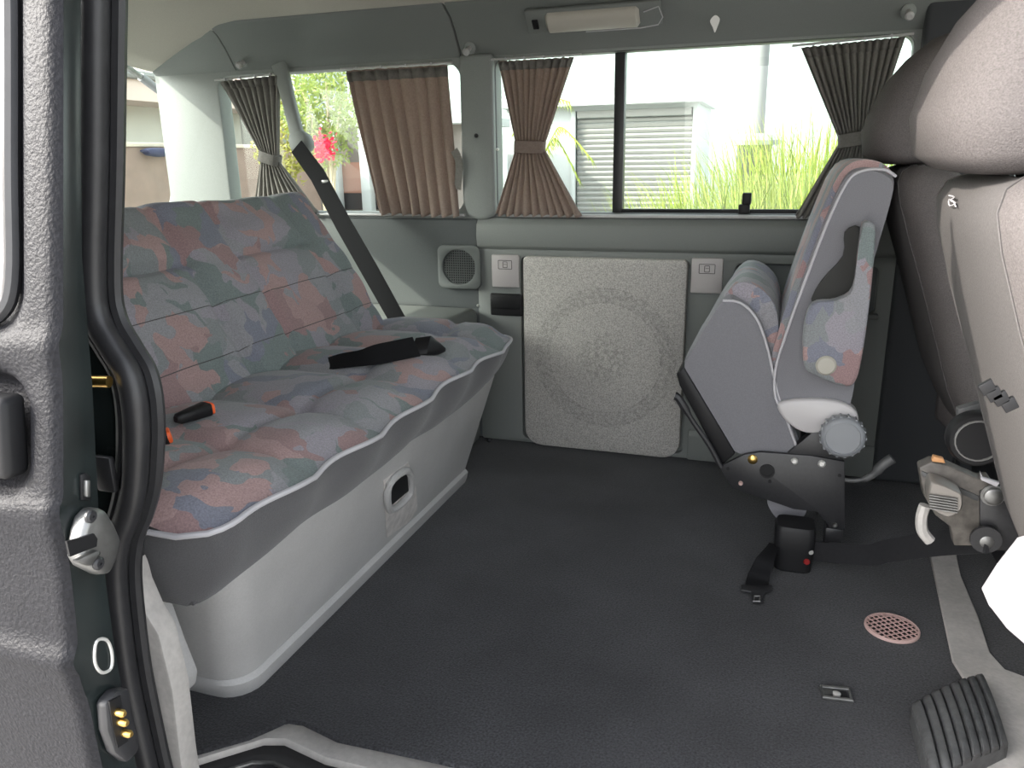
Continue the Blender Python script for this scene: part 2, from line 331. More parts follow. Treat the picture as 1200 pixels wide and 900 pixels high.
# ---- windows of the far side
def loop(x0, x1, z0, z1, r, y): return [V3(a, y, b) for a, b in rrect(x0, x1, z0, z1, r)]
w1 = empty('window_1', (-.3, 2.26, ZS), 'wide side window with sliding pane beside the curtains', 'window', **ST)
obj('frame', tube(loop(wB[0], wB[1], ZS, ZT, .035, 2.222), .007, 8, True), M['rubber'], w1)
XD = atY(726, 150, 2.255).x
obj('pane', box(wB[0], XD, 2.268, 2.271, ZS, ZT), M['glass'], w1, smooth=False)
sp = obj('sliding_pane', box(XD, wB[1], 2.258, 2.261, ZS, ZT), M['glass'], w1, smooth=False)
obj('divider_bar', box(XD-.015, XD+.014, 2.245, 2.275, ZS-.002, ZT+.002, .004), M['rubber'], w1)
obj('lower_rail', box(XD+.01, wB[1], 2.245, 2.268, ZS-.004, ZS+.016, .003), M['black'], w1)
obj('sill_rail', box(wA[1]+.14, wB[1]+.02, 2.198, 2.235, ZS-.006, ZS+.003, .003), M['lightplastic'], w1)
lx = atY(873, 240, 2.245).x
obj('latch', join(box(lx-.016, lx+.014, 2.225, 2.25, ZS-.002, ZS+.030, .004), box(lx-.008, lx+.016, 2.228, 2.25, ZS+.028, ZS+.060, .004)), M['black'], w1)
w2 = empty('window_2', (-1.3, 2.26, ZS), 'rear side window behind the bench with curtains', 'window', **ST)
obj('frame', tube(loop(wA[0], wA[1], ZS, ZT-.005, .04, 2.222), .006, 8, True), M['rubber'], w2)
obj('pane', box(wA[0]-.02, wA[1]+.02, 2.264, 2.267, ZS-.02, ZT+.01), M['glass'], w2, smooth=False)
obj('sill_rail', box(-1.5, wA[1], 2.200, 2.23, ZS-.005, ZS+.002, .003), M['lightplastic'], w2)
w5 = empty('window_5', (.9, 2.26, ZS), 'cab door window beside the driver seat', 'window', **ST)
obj('pane', box(.46, 1.27, 2.262, 2.265, ZS-.02, ZT+.02), M['glass'], w5, smooth=False)

# ---- rear end
wr = empty('wall_rear', (XR, 1.4, 0), 'grey trimmed rear end of the van around the back window', 'wall', **ST)
RY1 = atX(201, 150, XR).y
def rpl(y, z, t): return V3(XR-.02+t, y, z)
zr0, zr1 = .72, 1.182
obj('tailgate_panel', plate(rrect(.60, 2.29, 0, 1.35, .01, 1), [rrect(.80, RY1, zr0, zr1, (.05, .05, .03, .05))], .03, rpl, .004), M['pillar'], wr)
w3 = empty('window_3', (XR, 1.5, zr0), 'back window of the van behind the bench', 'window', **ST)
obj('frame', tube([V3(XR-.002, a, b) for a, b in rrect(.80, RY1, zr0, zr1, .04)], .007, 8, True), M['rubber'], w3)
obj('pane', box(XR-.03, XR-.026, .78, RY1+.02, zr0-.02, zr1+.02), M['glass'], w3, smooth=False)
# ---- ceiling: arched headliner, dropping at the rear
def ceil(u, v):
    x = XR + (XF-XR)*u; y = .70 + (2.25-.70)*v
    e = min(1, abs(y-1.425)/.725); z = 1.315 - .06*e**3
    k = max(0, min(1, (-1.55-x)/.43)); z -= (.115*k**1.6) * (1-.15*e)
    return V3(x, y, z)
obj('ceiling', grid(ceil, 48, 24), M['head'], label='beige fabric headliner under the van roof', cat='ceiling', solid=.012, **ST)
obj('roof_skin', prism([V3(XR-.05, .62, 1.345), V3(XF, .62, 1.345), V3(XF, 2.27, 1.345), V3(XR-.05, 2.27, 1.345)], (0, 0, .02), .008), M['paint'], wr)
# ---- near (door) side: body around the opening, in the photo only its rear jamb shows
wn = empty('wall_right', (-1.2, .62, 0), 'near body side of the van around the sliding door opening', 'wall', **ST)
hd = rrect(-1.52, -.86, ZS, ZT, .05)  # unseen window, cut short at the rear to keep sun off the bench
# rear edge of the opening traced along the rubber seal
seal_px = [(116, -60), (115, 60), (114, 200), (112, 330), (119, 375), (137, 408), (155, 440), (163, 490), (161, 560), (153, 600), (142, 630), (138, 665), (141, 710), (150, 780), (162, 840), (178, 910), (200, 990)]
def ysd(z): return .600 + .055*max(0, (z-.62)/.6)
def onside(px, py, d=0):
    y = .60
    for _ in range(4): p = atY(px, py, y+d); y = ysd(p.z)
    return atY(px, py, y+d)
sp3 = smoothpath([onside(*q) for q in seal_px], 5)
jx = [(p.x-.008, p.z) for p in sp3 if p.z < 1.3]
body = [(XR-.02, 1.33), (jx[0][0], 1.33)] + jx + [(jx[-1][0]-.01, -.22), (XR-.02, -.22)]
obj('rear_quarter', plate(body, [hd], .03, lambda x, z, t: V3(x, ysd(z)+.015+t, z), .003), M['paintdark'], wn)
obj('roof_rail', prism([V3(jx[0][0]-.1, .655, 1.235), V3(jx[0][0]-.1, .76, 1.25), V3(jx[0][0]-.1, .76, 1.33), V3(jx[0][0]-.1, .64, 1.33)], (1.2-jx[0][0], 0, 0), .01), M['paintdark'], wn)
obj('front_quarter', prism([V3(.52, .615, -.22), V3(.62, .615, -.22), V3(.60, .68, 1.3), V3(.50, .68, 1.3)], (0, .06, 0), .01), M['paintdark'], wn)
obj('window_4_pane', box(-1.54, -.84, .648, .651, ZS-.02, ZT+.02), M['glass'], wn, smooth=False)
# weather seal: fat bulb with a smaller lip either side
obj('seal_bulb', tube([p+V3(.002, -.006, 0) for p in sp3], .0135, 10), M['rubber'], wn, label='black rubber weather seal')
obj('seal_lip', tube([p+V3(.014, .010, 0) for p in sp3], .008, 8), M['rubber'], wn)
obj('seal_lip', tube([p+V3(-.017, -.004, 0) for p in sp3], .007, 8), M['rubber'], wn)
# inner jamb trim behind the seal (pale)
jt_px = [(150, 660), (158, 690), (172, 722), (186, 745), (202, 810), (212, 893), (218, 930), (190, 960), (160, 800)]
obj('jamb_trim', prism([onside(a, b, .035) for a, b in jt_px], (0, .03, 0), .006), M['palesill'], wn)
jt2 = [(160, 672), (180, 705), (200, 760), (216, 800), (214, 815), (203, 822), (192, 760), (170, 700)]
obj('jamb_trim', prism([onside(a, b, .14) for a, b in jt2], (0, .03, 0), .006), M['lightplastic'], wn)
# ---- cab front
wf = empty('wall_front', (XF, 1.4, 0), 'dark cab front of the van with dashboard', 'wall', **ST)
obj('bulkhead', box(XF, XF+.03, .64, 2.27, -.02, .72), M['trimdark'], wf, smooth=False)
obj('dashboard', bev(prism([V3(XF-.28, .68, .60), V3(XF-.22, .68, .68), V3(XF, .68, .72), V3(XF, .68, .30), V3(XF-.2, .68, .34)], (0, 1.5, 0)), .02), M['trimdark'], wf)
obj('roof_header', box(XF-.03, XF+.03, .64, 2.27, 1.24, 1.36), M['trimdark'], wf, smooth=False)  # unseen, added to close the light gap above the windscreen
w6 = empty('window_6', (XF+.1, 1.4, .72), 'windscreen at the front of the cab', 'window', **ST)
obj('pane', prism([V3(XF+.25, .70, .72), V3(XF+.25, 2.2, .72), V3(XF, 2.15, 1.28), V3(XF, .75, 1.28)], (.004, 0, 0)), M['glass'], w6, smooth=False)

# ================================================================== REAR BENCH
BY0, BY1 = .685, 1.875
rb = empty('rear_bench', (-1.0, 1.28, 0), 'three-seat rear bench in muted leaf print with grey moulded base', 'bench seat')
# moulded base: front leans outwards going up, near corner rounded
def basesec(z, inset=0):
    t = z/.31; xf = lerp(-.805, -.700, t); y0 = lerp(.905, .80, t); xb = -1.06
    r = .055; P = []
    P.append(V3(xb, y0+.0, z)); 
    for k in range(7):
        a = -pi/2 + (pi/2)*k/6; P.append(V3(xf-r+r*math.cos(a), y0+r+r*math.sin(a), z))
    P += [V3(xf, 1.87, z), V3(xb, 1.87, z)]
    return P
obj('base', loft([basesec(z) for z in (.0, .02, .06, .12, .18, .24, .29, .315)]), M['lightplastic'], rb, ang=30)
def lip(z, o):
    P = basesec(z); return [V3(p.x + (o if p.x > -1 else 0), p.y - (o*.4 if p.y < 1.5 else 0), p.z) for p in P]
obj('base_lip', loft([lip(.0, .012), lip(.014, .013), lip(.032, .011), lip(.040, .001)]), M['lightplastic'], rb, ang=30)
# pull handle in the base front
def onbase(px, py):
    d = ray(px, py)   # plane of the base front: x = -.805 + .339 z
    a = .105/.31; t = (-.805 + a*CAM.z - CAM.x)/(d.x - a*d.z); return CAM + d*t
hn = Vector((1, 0, -.105/.31)).normalized()
hp = [onbase(a, b) for a, b in ((449, 563), (478, 541), (487, 572), (489, 596), (478, 612), (453, 630))]
obj('handle_recess', prism([p - hn*.001 for p in hp], hn*.003, .001, 1), mat('pale blotchy plastic', (.58, .55, .53), .6, stain=.15, sscale=40), rb, label='pale scoop below the pull handle')  # flat plate, coloured paler than the base around it
fr = smoothpath([onbase(a, b) for a, b in ((452, 566), (474, 550), (477, 576), (454, 596))], 4, True)
obj('handle', tube([p + hn*.008 for p in fr], .008, 8, True), M['lightplastic'], rb, label='moulded grey pull handle')
obj('handle_hole', prism([p + hn*.0035 for p in [onbase(a, b) for a, b in ((452, 568), (474, 552), (476, 574), (454, 592))]], hn*.003), M['black'], rb, smooth=False)
# seat cushion: quilted top, grey skirt, piping
creases = [.90, 1.10, 1.30, 1.50, 1.70]
def bulge(y):
    k = [BY0] + creases + [BY1]
    for a, b in zip(k, k[1:]):
        if a <= y <= b: return math.sin(pi*(y-a)/(b-a))**.5 if b > a else 0
    return 0
def frontx(y):
    e = 0
    if y < BY0+.06: e = (1-math.sqrt(max(0, 1-((BY0+.06-y)/.06)**2)))*.06
    if y > BY1-.12: e = (1-math.sqrt(max(0, 1-((y-BY1+.12)/.12)**2)))*.10
    return -.618 - e + .006*math.sin(y*31)
def pipez(y): return .424 + .007*bulge(y) + .004*math.sin(y*9+1)
def seat_top(u, v):
    y = BY0 + (BY1-BY0)*u; xf = frontx(y); x = xf + (-1.12-xf)*v
    z = pipez(y) + .030*math.sin(min(1, v*2.2)*pi/2)
    q = .014*bulge(y); cr = abs(v-.30); q += -.012*math.exp(-(cr/.025)**2) + .008*math.exp(-((v-.14)/.08)**2)
    edge = min(1, v/.10)*min(1, (y-BY0)/.03)*min(1, (BY1-y)/.03)
    return V3(x, y, z + q*max(0, edge) - .03*max(0, (v-.62))/.38)
obj('seat_cushion', grid(seat_top, 150, 40), M['camoseat'], rb, ang=80, label='quilted pastel leaf-print seat top')
pp = [V3(-1.10, BY0, pipez(BY0)+.005), V3(-.9, BY0-.002, pipez(BY0)+.003)] + [V3(frontx(BY0+(BY1-BY0)*i/90)+.002, BY0+(BY1-BY0)*i/90, pipez(BY0+(BY1-BY0)*i/90)) for i in range(91)] + [V3(-.95, BY1, .42), V3(-1.1, BY1, .42)]
obj('piping', tube(pp, .0042, 8), M['piping'], rb, label='pale piping along the cushion edge')
def skirt(u, v):
    # path along near end, front, far end
    i = u*130
    if i < 20: xe = frontx(BY0); p = V3(lerp(-1.10, xe, i/20), BY0, pipez(BY0)); n = V3(0, -1, 0); q = V3(lerp(-1.10, -.700+(xe+.618)*.3, i/20), BY0+.045, .300+.004*math.sin(BY0*15))
    elif i < 110: y = BY0+(BY1-BY0)*(i-20)/90; p = V3(frontx(y), y, pipez(y)); q = V3(-.700 + (frontx(y)+.618)*.3, lerp(BY0+.045, BY1-.02, (i-20)/90), .300+.004*math.sin(y*15)); n = V3(1, 0, 0)
    else: p = V3(lerp(-.75, -1.10, (i-110)/20), BY1, .42); q = V3(p.x, BY1-.02, .30); n = V3(0, 1, 0)
    if i < 20 and p.x > -.75: pass
    return lerp(p, q, v) + n*(.016*math.sin(pi*v)**.8)
obj('cushion_skirt', grid(skirt, 130, 8), M['greyfab'], rb, ang=80, label='grey fabric skirt of the seat cushion')
obj('cushion_underside', prism([V3(-1.1, BY0+.045, .300), V3(-.705, BY0+.045, .300), V3(-.705, BY1-.02, .300), V3(-1.1, BY1-.02, .300)], (0, 0, .006)), M['greyfab'], rb, smooth=False)
# backrest
KY0, KY1 = .70, 1.80
B0, B1 = V3(-.945, 0, .425), V3(-1.185, 0, .805)
bax = (B1-B0); blen = bax.length; bax.normalize(); bnr = V3(-bax.z, 0, bax.x)*-1       # normal towards the cabin
vcr = [.985, 1.245, 1.40, 1.66]        # vertical creases: edges of the two seat panels in view
def gcr(d, w): return math.exp(-(d/w)**2)
def back_front(u, v):
    y = KY0 + (KY1-KY0)*u; s = v
    # rounded far top corner
    ymax = KY1 - (.055*(1-math.sqrt(max(0, 1-((s-.86)/.14)**2))) if s > .86 else 0)
    ymax += -.015*(1-s)
    y = min(y, KY1); y = KY0 + (ymax-KY0)*u
    d = .0
    ycr = [a + .05*(0.5-s)*0 for a in vcr]
    for a in ycr: d -= .016*gcr(y-a, .014)
    ins1 = 1/(1+math.exp(-(y-vcr[0])/.012)) * 1/(1+math.exp((y-vcr[1])/.012)); ins2 = 1/(1+math.exp(-(y-vcr[2])/.012)) * 1/(1+math.exp((y-vcr[3])/.012))
    ins0 = 1/(1+math.exp((y-.84)/.012))
    ins = max(ins1, ins2, ins0)
    d -= ins*(.020*gcr(s-.66, .022)) - ins*.012*gcr(s-.78, .09) - ins*.006*gcr(s-.5, .1)
    d += (1-ins)*.010
    for sc in (.44, .22): d -= .0025*gcr(s-sc, .012)
    d += .012*math.sin(pi*min(1, s*1.2))
    edge = min(1, (KY1-y)/.05, (y-KY0)/.05); d += -.045*(1-math.sin(max(0, edge)*pi/2))
    if s > .93: d -= .05*((s-.93)/.07)**2
    d += .003*math.sin(y*37+s*9)*math.sin(s*23+y*5)
    return B0 + bax*(blen*s) + bnr*d + V3(0, y, 0)
bf = grid(back_front, 150, 70)
def back_rear(u, v):
    p = back_front(u, v); th = .10*math.sin(min(1, (1-v)/.15)*pi/2)**.7
    return p - bnr*(th*.9 + .0)
br = grid(lambda u, v: back_front(u, 1-v*0) if False else back_rear(u, v), 40, 30)
obj('backrest', bf, M['camo'], rb, ang=80, label='creased leaf-print backrest with two padded panels')
# closed shell behind (sides, top, rear)
shell = []
secs = []
for j in range(31):
    v = j/30; row = [back_front(i/40, v) for i in range(41)]
    rr = [p - bnr*(.11*max(.02, math.sin(min(1, (1-v)/.2)*pi/2)**.6)) for p in row]
    secs.append([row[0]-bnr*.004] + rr + [row[-1]-bnr*.004])
obj('backrest_shell', loft(secs, closed=False), M['greyfab'], rb, ang=70)
for sc in (.44, .22):
    obj('stitch_line', tube([back_front(.03+.94*i/80, sc) + bnr*.0008 for i in range(81)], .0009, 5), M['frontdark'], rb)
obj('bench_bracket', box(-.76, -.70, BY1-.012, BY1+.012, .33, .375, .003), M['black'], rb)

# ---- belts on the bench
def onback(px, py):
    d = ray(px, py); p0 = B0; t = (p0-CAM).dot(bnr)/d.dot(bnr); return CAM + d*t
for i, (px, py, lab) in enumerate(((226, 484, 'black seat belt buckle with orange button in bench crease'), (180, 516, 'black seat belt buckle half hidden by the door seal, orange button'))):
    e0 = atZ(px+18, py-6, .484); e1 = atZ(px-20, py+8, .482) if i == 0 else atZ(px-26, py+8, .475)
    bk = empty('belt_buckle', e1, lab, 'buckle', 'belt buckles on the rear bench')
    d = (e0-e1).normalized(); sd_ = V3(0, 0, 1).cross(d).normalized(); up = d.cross(sd_)
    L = (e0-e1).length
    obj('body', loft([sec(e1 + d*(L*t), sd_, up, w, h, 4, 16) for t, w, h in ((0, .005, .005), (.08, .009, .008), (.5, .012, .010), (.93, .015, .011), (.97, .0135, .010))]), M['black'], bk)
    obj('button', loft([sec(e1 + d*(L*t), sd_, up, w, h, 4, 16) for t, w, h in ((.86, .0142, .0098), (1.03, .0142, .0098), (1.06, .012, .008))]), M['orange'], bk, label='orange release button')
# lap belt lying across the seat
lb = empty('lap_belt', atZ(430, 420, .46), 'loose black lap belt lying across the bench seat', 'seat belt')
lp = [atZ(364, 433, .452), atZ(392, 424, .474), atZ(425, 419, .486), atZ(458, 412, .492), atZ(488, 406, .496)]
obj('webbing', strap(smoothpath(lp, 4), V3(.2, .9, .5), .024, .0012), M['webbing'], lb, ang=80)
tg = [atZ(484, 414, .476), atZ(503, 397, .498), atZ(523, 408, .474), atZ(498, 421, .466)]
ctr = sum(tg, Vector())/4
obj('tongue_sleeve', join(loft([sec(atZ(484, 407, .484), V3(0, .7, .7), V3(.2, -.5, .5).normalized(), .024, .004, 3, 14), sec(atZ(503, 406, .484), V3(0, .6, .8), V3(.2, -.5, .5).normalized(), .022, .013, 3, 14), sec(atZ(516, 409, .474), V3(0, .6, .8), V3(.2, -.5, .5).normalized(), .010, .010, 3, 14), sec(atZ(522, 410, .470), V3(0, .6, .8), V3(.2, -.5, .5).normalized(), .003, .004, 3, 14)])), M['black'], lb)
# shoulder belt of the far seat: sleeve on the window, guide, webbing
sb = empty('shoulder_belt', atY(352, 170, 2.17), 'black shoulder belt with grey guide beside the rear window', 'seat belt')
top = atY(330, 84, 2.20); gd = atY(351, 168, 2.165)
axs = (gd-top).normalized(); sx = V3(1, 0, 0); sx = (sx-axs*sx.dot(axs)).normalized(); sy = axs.cross(sx)
obj('sleeve', loft([sec(lerp(top, gd, t), sx, sy, w, .014, 3.5, 20) for t, w in ((-.1, .026), (.0, .024), (.4, .021), (.75, .021), (1, .022))]), M['pillar'], sb, label='grey plastic belt sleeve')
obj('guide', loft([sec(lerp(top, gd, t) + sx*o, sx, sy, w, h, 3, 20) for t, w, h, o in ((.86, .024, .016, 0), (.93, .034, .024, .005), (1.02, .037, .027, .008), (1.10, .034, .024, .008), (1.15, .024, .016, .006))]), M['pillar'], sb, label='rounded grey belt guide')
wb = [gd + axs*.01 + V3(.005, -.028, 0), atY(372, 205, 2.10), atY(402, 262, 2.02), atY(434, 318, 1.95), atY(470, 382, 1.90)]
obj('webbing', strap(wb, V3(1, 0, .35), [.024, .026, .026, .026, .024], .0013), M['webbing'], sb, ang=80)
bp_ = lerp(wb[1], wb[2], .15)
obj('stop_clip', box(bp_.x+.004, bp_.x+.028, bp_.y-.006, bp_.y+.004, bp_.z-.004, bp_.z+.006, .002), M['steel'], sb)

# ================================================================== SLIDING DOOR (open, slid back along the body)
sdoor = empty('sliding_door', (-1.0, .42, -.2), 'open sliding door in textured dark grey paint with latch edge', 'vehicle door')
DX = -.50
sk_px = [(66, -260), (66, -60), (66, 150), (66, 300), (66, 450), (66.5, 590), (69, 612), (77, 690), (85, 765), (95, 790), (96, 812), (104, 865), (112, 900), (132, 985)]
in_px = [(95, -260), (95, -60), (95, 150), (96, 300), (108, 450), (115, 590), (116, 612), (125, 690), (135, 765), (140, 790), (144, 812), (153, 865), (160, 900), (180, 985)]
sk = [atX(a, b, DX) for a, b in sk_px]; ik = [atX(a, b, DX) for a, b in in_px]
def prof(P, z):
    if z >= P[0].z: return P[0].y
    for a, b in zip(P, P[1:]):
        if a.z >= z >= b.z: return lerp(a.y, b.y, (a.z-z)/(a.z-b.z))
    return P[-1].y
hw = atX(66, 300, DX)
wx = atY(22, 300, .436).x; wz = atY(10, 391, .43).z          # window recess corner
hr0, hr1 = atY(31, 440, .42), atY(31, 585, .40)               # handle recess
zz = sorted(set([1.30 - i*.006 for i in range(250)] + [p.z for p in sk]), reverse=True)
xx = [DX, DX-.004, DX-.008] + [DX-.008-.0065*i for i in range(1, 36)] + [-.80, -.95, -1.15, -1.35, -1.55, -1.75]
def sg(t, w): return 1/(1+math.exp(max(-40, min(40, -t/w))))
creases_d = [(atX(66, 402, DX).z, .004, .006, .020), (atX(66, 600, DX).z, .005, .005, .030), (atX(88, 778, DX).z, .009, .009, .030)]
def skin(x, z):
    y = prof(sk, z)
    if x > DX-.007: y += .006*(1-min(1, (DX-x)/.006))
    # pressed shoulder line, waist crease and the lower protective moulding
    for zc_, h_, up_, dn_ in creases_d:
        d_ = z-zc_; y -= h_*math.exp(-(d_/(up_ if d_ > 0 else dn_))**2)
    # rounded window recess
    dxw, dzw, r = wx-x, z-wz, .035
    if dxw < r and dzw < r: dist = r - math.hypot(max(0, r-dxw), max(0, r-dzw))
    else: dist = min(dxw, dzw)
    y += .010*sg(dist, .0025) + .006*sg(dist-.014, .002)
    # handle bowl
    hx = hr0.x - x; hz = min(hr0.z - z, z - hr1.z); r = .028
    if hx < r and hz < r: dist = r - math.hypot(max(0, r-hx), max(0, r-hz))
    else: dist = min(hx, hz)
    if x < hr0.x - .16: dist = -1
    y += .024*sg(dist-.004, .0035)
    return y
gv = [V3(x, skin(x, z), z) for z in zz for x in xx]; nx = len(xx)
gf = [(j*nx+i, j*nx+i+1, (j+1)*nx+i+1, (j+1)*nx+i) for j in range(len(zz)-1) for i in range(nx-1)]
obj('outer_skin', (gv, gf), M['paint'], sdoor, ang=60, label='textured dark grey painted skin')
ev = []
for z in zz:
    p = V3(DX-.0005, skin(DX, z)-.0005, z); q = V3(DX, prof(ik, z), z); ev += [p, lerp(p, q, .5)+V3(.0015, 0, 0), q]
obj('edge_frame', (ev, [(i*3+k, i*3+k+1, i*3+k+4, i*3+k+3) for i in range(len(zz)-1) for k in range(2)]), M['paintdark'], sdoor, label='glossy black-green front edge')
iv = []
for q in ik: iv += [q, V3(-1.75, q.y+.01, q.z)]
obj('inner_face', (iv, [(i*2, i*2+1, i*2+3, i*2+2) for i in range(len(ik)-1)]), M['paintdark'], sdoor, smooth=False)
obj('window_pane', prism([V3(wx-.018, prof(sk, z)+.012, z) for z in (1.15, 1.0, .9, wz+.018)] + [V3(-1.68, prof(sk, z)+.012, z) for z in (wz+.018, .9, 1.0, 1.15)], (0, .003, 0)), mat('tinted door glass', (.10, .095, .105), .15, spec=.3), sdoor, smooth=False)
obj('window_gasket', tube(smoothpath([V3(wx-.012, prof(sk, z)+.005, z) for z in (1.15, 1.0, .86, wz+.04)] + [V3(wx-.022, prof(sk, wz)+.005, wz+.015), V3(wx-.05, prof(sk, wz)+.005, wz+.010), V3(wx-.09, prof(sk, wz)+.005, wz+.010), V3(wx-.2, prof(sk, wz)+.005, wz+.010), V3(wx-.6, prof(sk, wz)+.005, wz+.010), V3(-1.68, prof(sk, wz)+.005, wz+.010)], 5), .006, 8), M['rubber'], sdoor)
h0, h1 = atY(11, 466, .405), atY(11, 562, .395)
hnd = obj('handle', bev(prism([V3(h0.x, .398, h0.z), V3(h0.x, .390, h1.z), V3(h0.x-.13, .390, h1.z), V3(h0.x-.13, .398, h0.z)], (0, .022, 0)), .006, 3), M['black'], sdoor, label='black pull handle in its bowl')
# latch striker, plug, slot and contact plate on the edge face
def edge(pts, x=DX+.001): return [atX(a, b, x) for a, b in pts]
lt = obj('latch', bev(prism(edge(((84, 604), (96, 592), (107, 595), (118, 612), (126, 630), (123, 648), (113, 670), (100, 671), (82, 662), (75, 652), (76, 640), (79, 620))), (.016, 0, 0)), .005, 3), M['steel'], sdoor, label='worn steel latch plate')
obj('latch_slot', prism(edge(((76, 634), (108, 625), (112, 631), (111, 640), (80, 652)), DX+.0165), (.002, 0, 0)), M['black'], lt, smooth=False)
obj('latch_ridge', bev(prism(edge(((79, 656), (108, 643), (113, 646), (100, 663)), DX+.015), (.007, 0, 0)), .003), M['steel'], lt)
for a, b in ((105, 605), (114, 660)):
    obj('screw', lathe([(.0052, 0), (.0052, .002), (.0035, .0035), (.0012, .0035), (.0012, .0025)], atX(a, b, DX+.0165), (1, 0, 0), 12), M['blackmetal'], lt)
sl = obj('lock_slot', prism(edge(((92, 556), (98, 553), (103, 558), (104, 586), (93, 586))), (.003, 0, 0), .001), M['black'], sdoor)
obj('lock_lever', prism(edge(((97, 562), (102, 562), (102, 582), (97, 582)), DX+.004), (.004, 0, 0), .001), M['steel'], sl)
obj('plug', tube(smoothpath(edge(((113, 752), (125, 750), (131, 765), (130, 783), (119, 788), (111, 775)), DX+.0015), 4, True), .0014, 6, True), M['whitemetal'], sdoor)
cp = obj('contact_plate', bev(prism(edge(((110, 822), (124, 806), (140, 803), (143, 830), (151, 862), (152, 876), (137, 892), (122, 880), (113, 855))), (.012, 0, 0)), .004), M['rubber'], sdoor, label='worn rubber electrical contact plate')
obj('contact_face', prism(edge(((126, 822), (139, 815), (148, 868), (136, 876), (130, 850)), DX+.0125), (.002, 0, 0)), M['black'], cp, smooth=False)
for a, b in ((135, 834), (138, 845), (143, 858)):
    obj('contact_pin', lathe([(.0032, 0), (.0032, .008), (.002, .010)], atX(a, b, DX+.013), (1, 0, 0), 10), M['brass'], cp)
# little fittings in the jamb gap
bp0 = atY(115, 447, .575)
obj('jamb_pin', lathe([(.006, -.012), (.006, .012)], bp0, (1, .2, 0), 10), M['brass'], wn, label='brass check pin')
bq = atY(124, 555, .585); obj('jamb_bracket', box(bq.x-.012, bq.x+.012, bq.y-.004, bq.y+.004, bq.z-.02, bq.z+.02, .003), M['blackmetal'], wn)

# ================================================================== FAR WALL FITTINGS
# stowed folding table with faint printed round emblem
tm = M['speckle']; t = tm.node_tree; L = t.links.new; b = t.nodes['Principled BSDF']
tl, tr_, tb, tt = -.7135, -.2555, .015, .581
tcx, tcz = atY(708, 412, 2.19).x, atY(708, 420, 2.19).z
tc = t.nodes.new('ShaderNodeTexCoord'); mp = t.nodes.new('ShaderNodeVectorMath'); mp.operation = 'SUBTRACT'; mp.inputs[1].default_value = (tcx, 0, tcz); L(tc.outputs['Object'], mp.inputs[0])
fl_ = t.nodes.new('ShaderNodeVectorMath'); fl_.operation = 'MULTIPLY'; fl_.inputs[1].default_value = (1, 0, 1); L(mp.outputs[0], fl_.inputs[0])
ln = t.nodes.new('ShaderNodeVectorMath'); ln.operation = 'LENGTH'; L(fl_.outputs[0], ln.inputs[0])
nn = t.nodes.new('ShaderNodeTexNoise'); nn.inputs['Scale'].default_value = 75; nn.inputs['Detail'].default_value = 3; L(mp.outputs[0], nn.inputs['Vector'])
cr = t.nodes.new('ShaderNodeValToRGB'); els = cr.color_ramp.elements; els[0].position = 0; els[0].color = (.75,)*3+(1,)
els[1].position = 1; els[1].color = (0, 0, 0, 1)
for pos, val in ((.03, .75), (.05, .25), (.09, .7), (.27, .45), (.36, .10), (.60, .05), (.69, .05), (.70, .75), (.715, .45), (.865, .45), (.875, .70), (.89, 0)):
    e = els.new(pos); e.color = (val,)*3+(1,)
sc = t.nodes.new('ShaderNodeMath'); sc.operation = 'DIVIDE'; sc.inputs[1].default_value = .235; L(ln.outputs['Value'], sc.inputs[0]); L(sc.outputs[0], cr.inputs[0])
st_ = t.nodes.new('ShaderNodeMapRange'); st_.inputs[1].default_value = .42; st_.inputs[2].default_value = .58; st_.inputs[3].default_value = .1; st_.inputs[4].default_value = 1; L(nn.outputs[0], st_.inputs[0])
mm = t.nodes.new('ShaderNodeMath'); mm.operation = 'MULTIPLY'; L(cr.outputs[0], mm.inputs[0]); L(st_.outputs[0], mm.inputs[1])
mk = t.nodes.new('ShaderNodeMapRange'); mk.inputs[3].default_value = 1; mk.inputs[4].default_value = .55; L(mm.outputs[0], mk.inputs[0])
old = b.inputs['Base Color'].links[0].from_socket
v2 = t.nodes.new('ShaderNodeVectorMath'); v2.operation = 'SCALE'; L(old, v2.inputs[0]); L(mk.outputs[0], v2.inputs['Scale']); L(v2.outputs[0], b.inputs['Base Color'])
tab = empty('folding_table', (-.48, YW, tb), 'speckled grey folding table stowed flat against the side wall', 'table')
def tpl(x, z, q): return V3(x, 2.206+q, z)
obj('tabletop', plate(rrect(tl, tr_, tb, tt, (.045, .045, .006, .006)), [], .022, tpl, .008), tm, tab, label='speckled laminate with faint round printed emblem')
obj('top_rail', box(tl+.02, tr_-.02, 2.1895, 2.1915, tt-.036, tt-.033), mat('groove', (.16, .14, .12), .7), tab, smooth=False)
obj('edge_groove', box(tr_-.026, tr_-.024, 2.1895, 2.1915, tb+.05, tt-.036), M['lightplastic'], tab, smooth=False)
# two square covers with a printed outline
for i, (a, b_, c, d, lab) in enumerate(((577, 299, 608, 336, 'square pinkish grey socket cover above the black ashtray'), (809, 303, 848, 343, 'square pinkish grey socket cover beside the wall pocket'))):
    p0, p1 = atY(a, d, 2.195), atY(c, b_, 2.195)
    cv = empty('socket_cover', (p0.x, 2.2, p0.z), lab, 'cover', 'socket covers on the side wall')
    obj('plate', box(p0.x, p1.x, 2.192, 2.204, p0.z, p1.z, .003), M['cover'], cv)
    cx, cz = (p0.x+p1.x)/2, p1.z - (p1.z-p0.z)*.30
    for w, h in ((.021, .0125), (.0065, .0085)):
        obj('printed_outline', tube([V3(q, 2.1915, r) for q, r in rrect(cx-w, cx+w, cz-h, cz+h, .0015, 2)], .0007, 4, True), M['blackmetal'], cv)
    obj('printed_outline', box(cx-.0045, cx+.0045, 2.1912, 2.192, cz+.0010, cz+.0020), M['blackmetal'], cv, smooth=False)
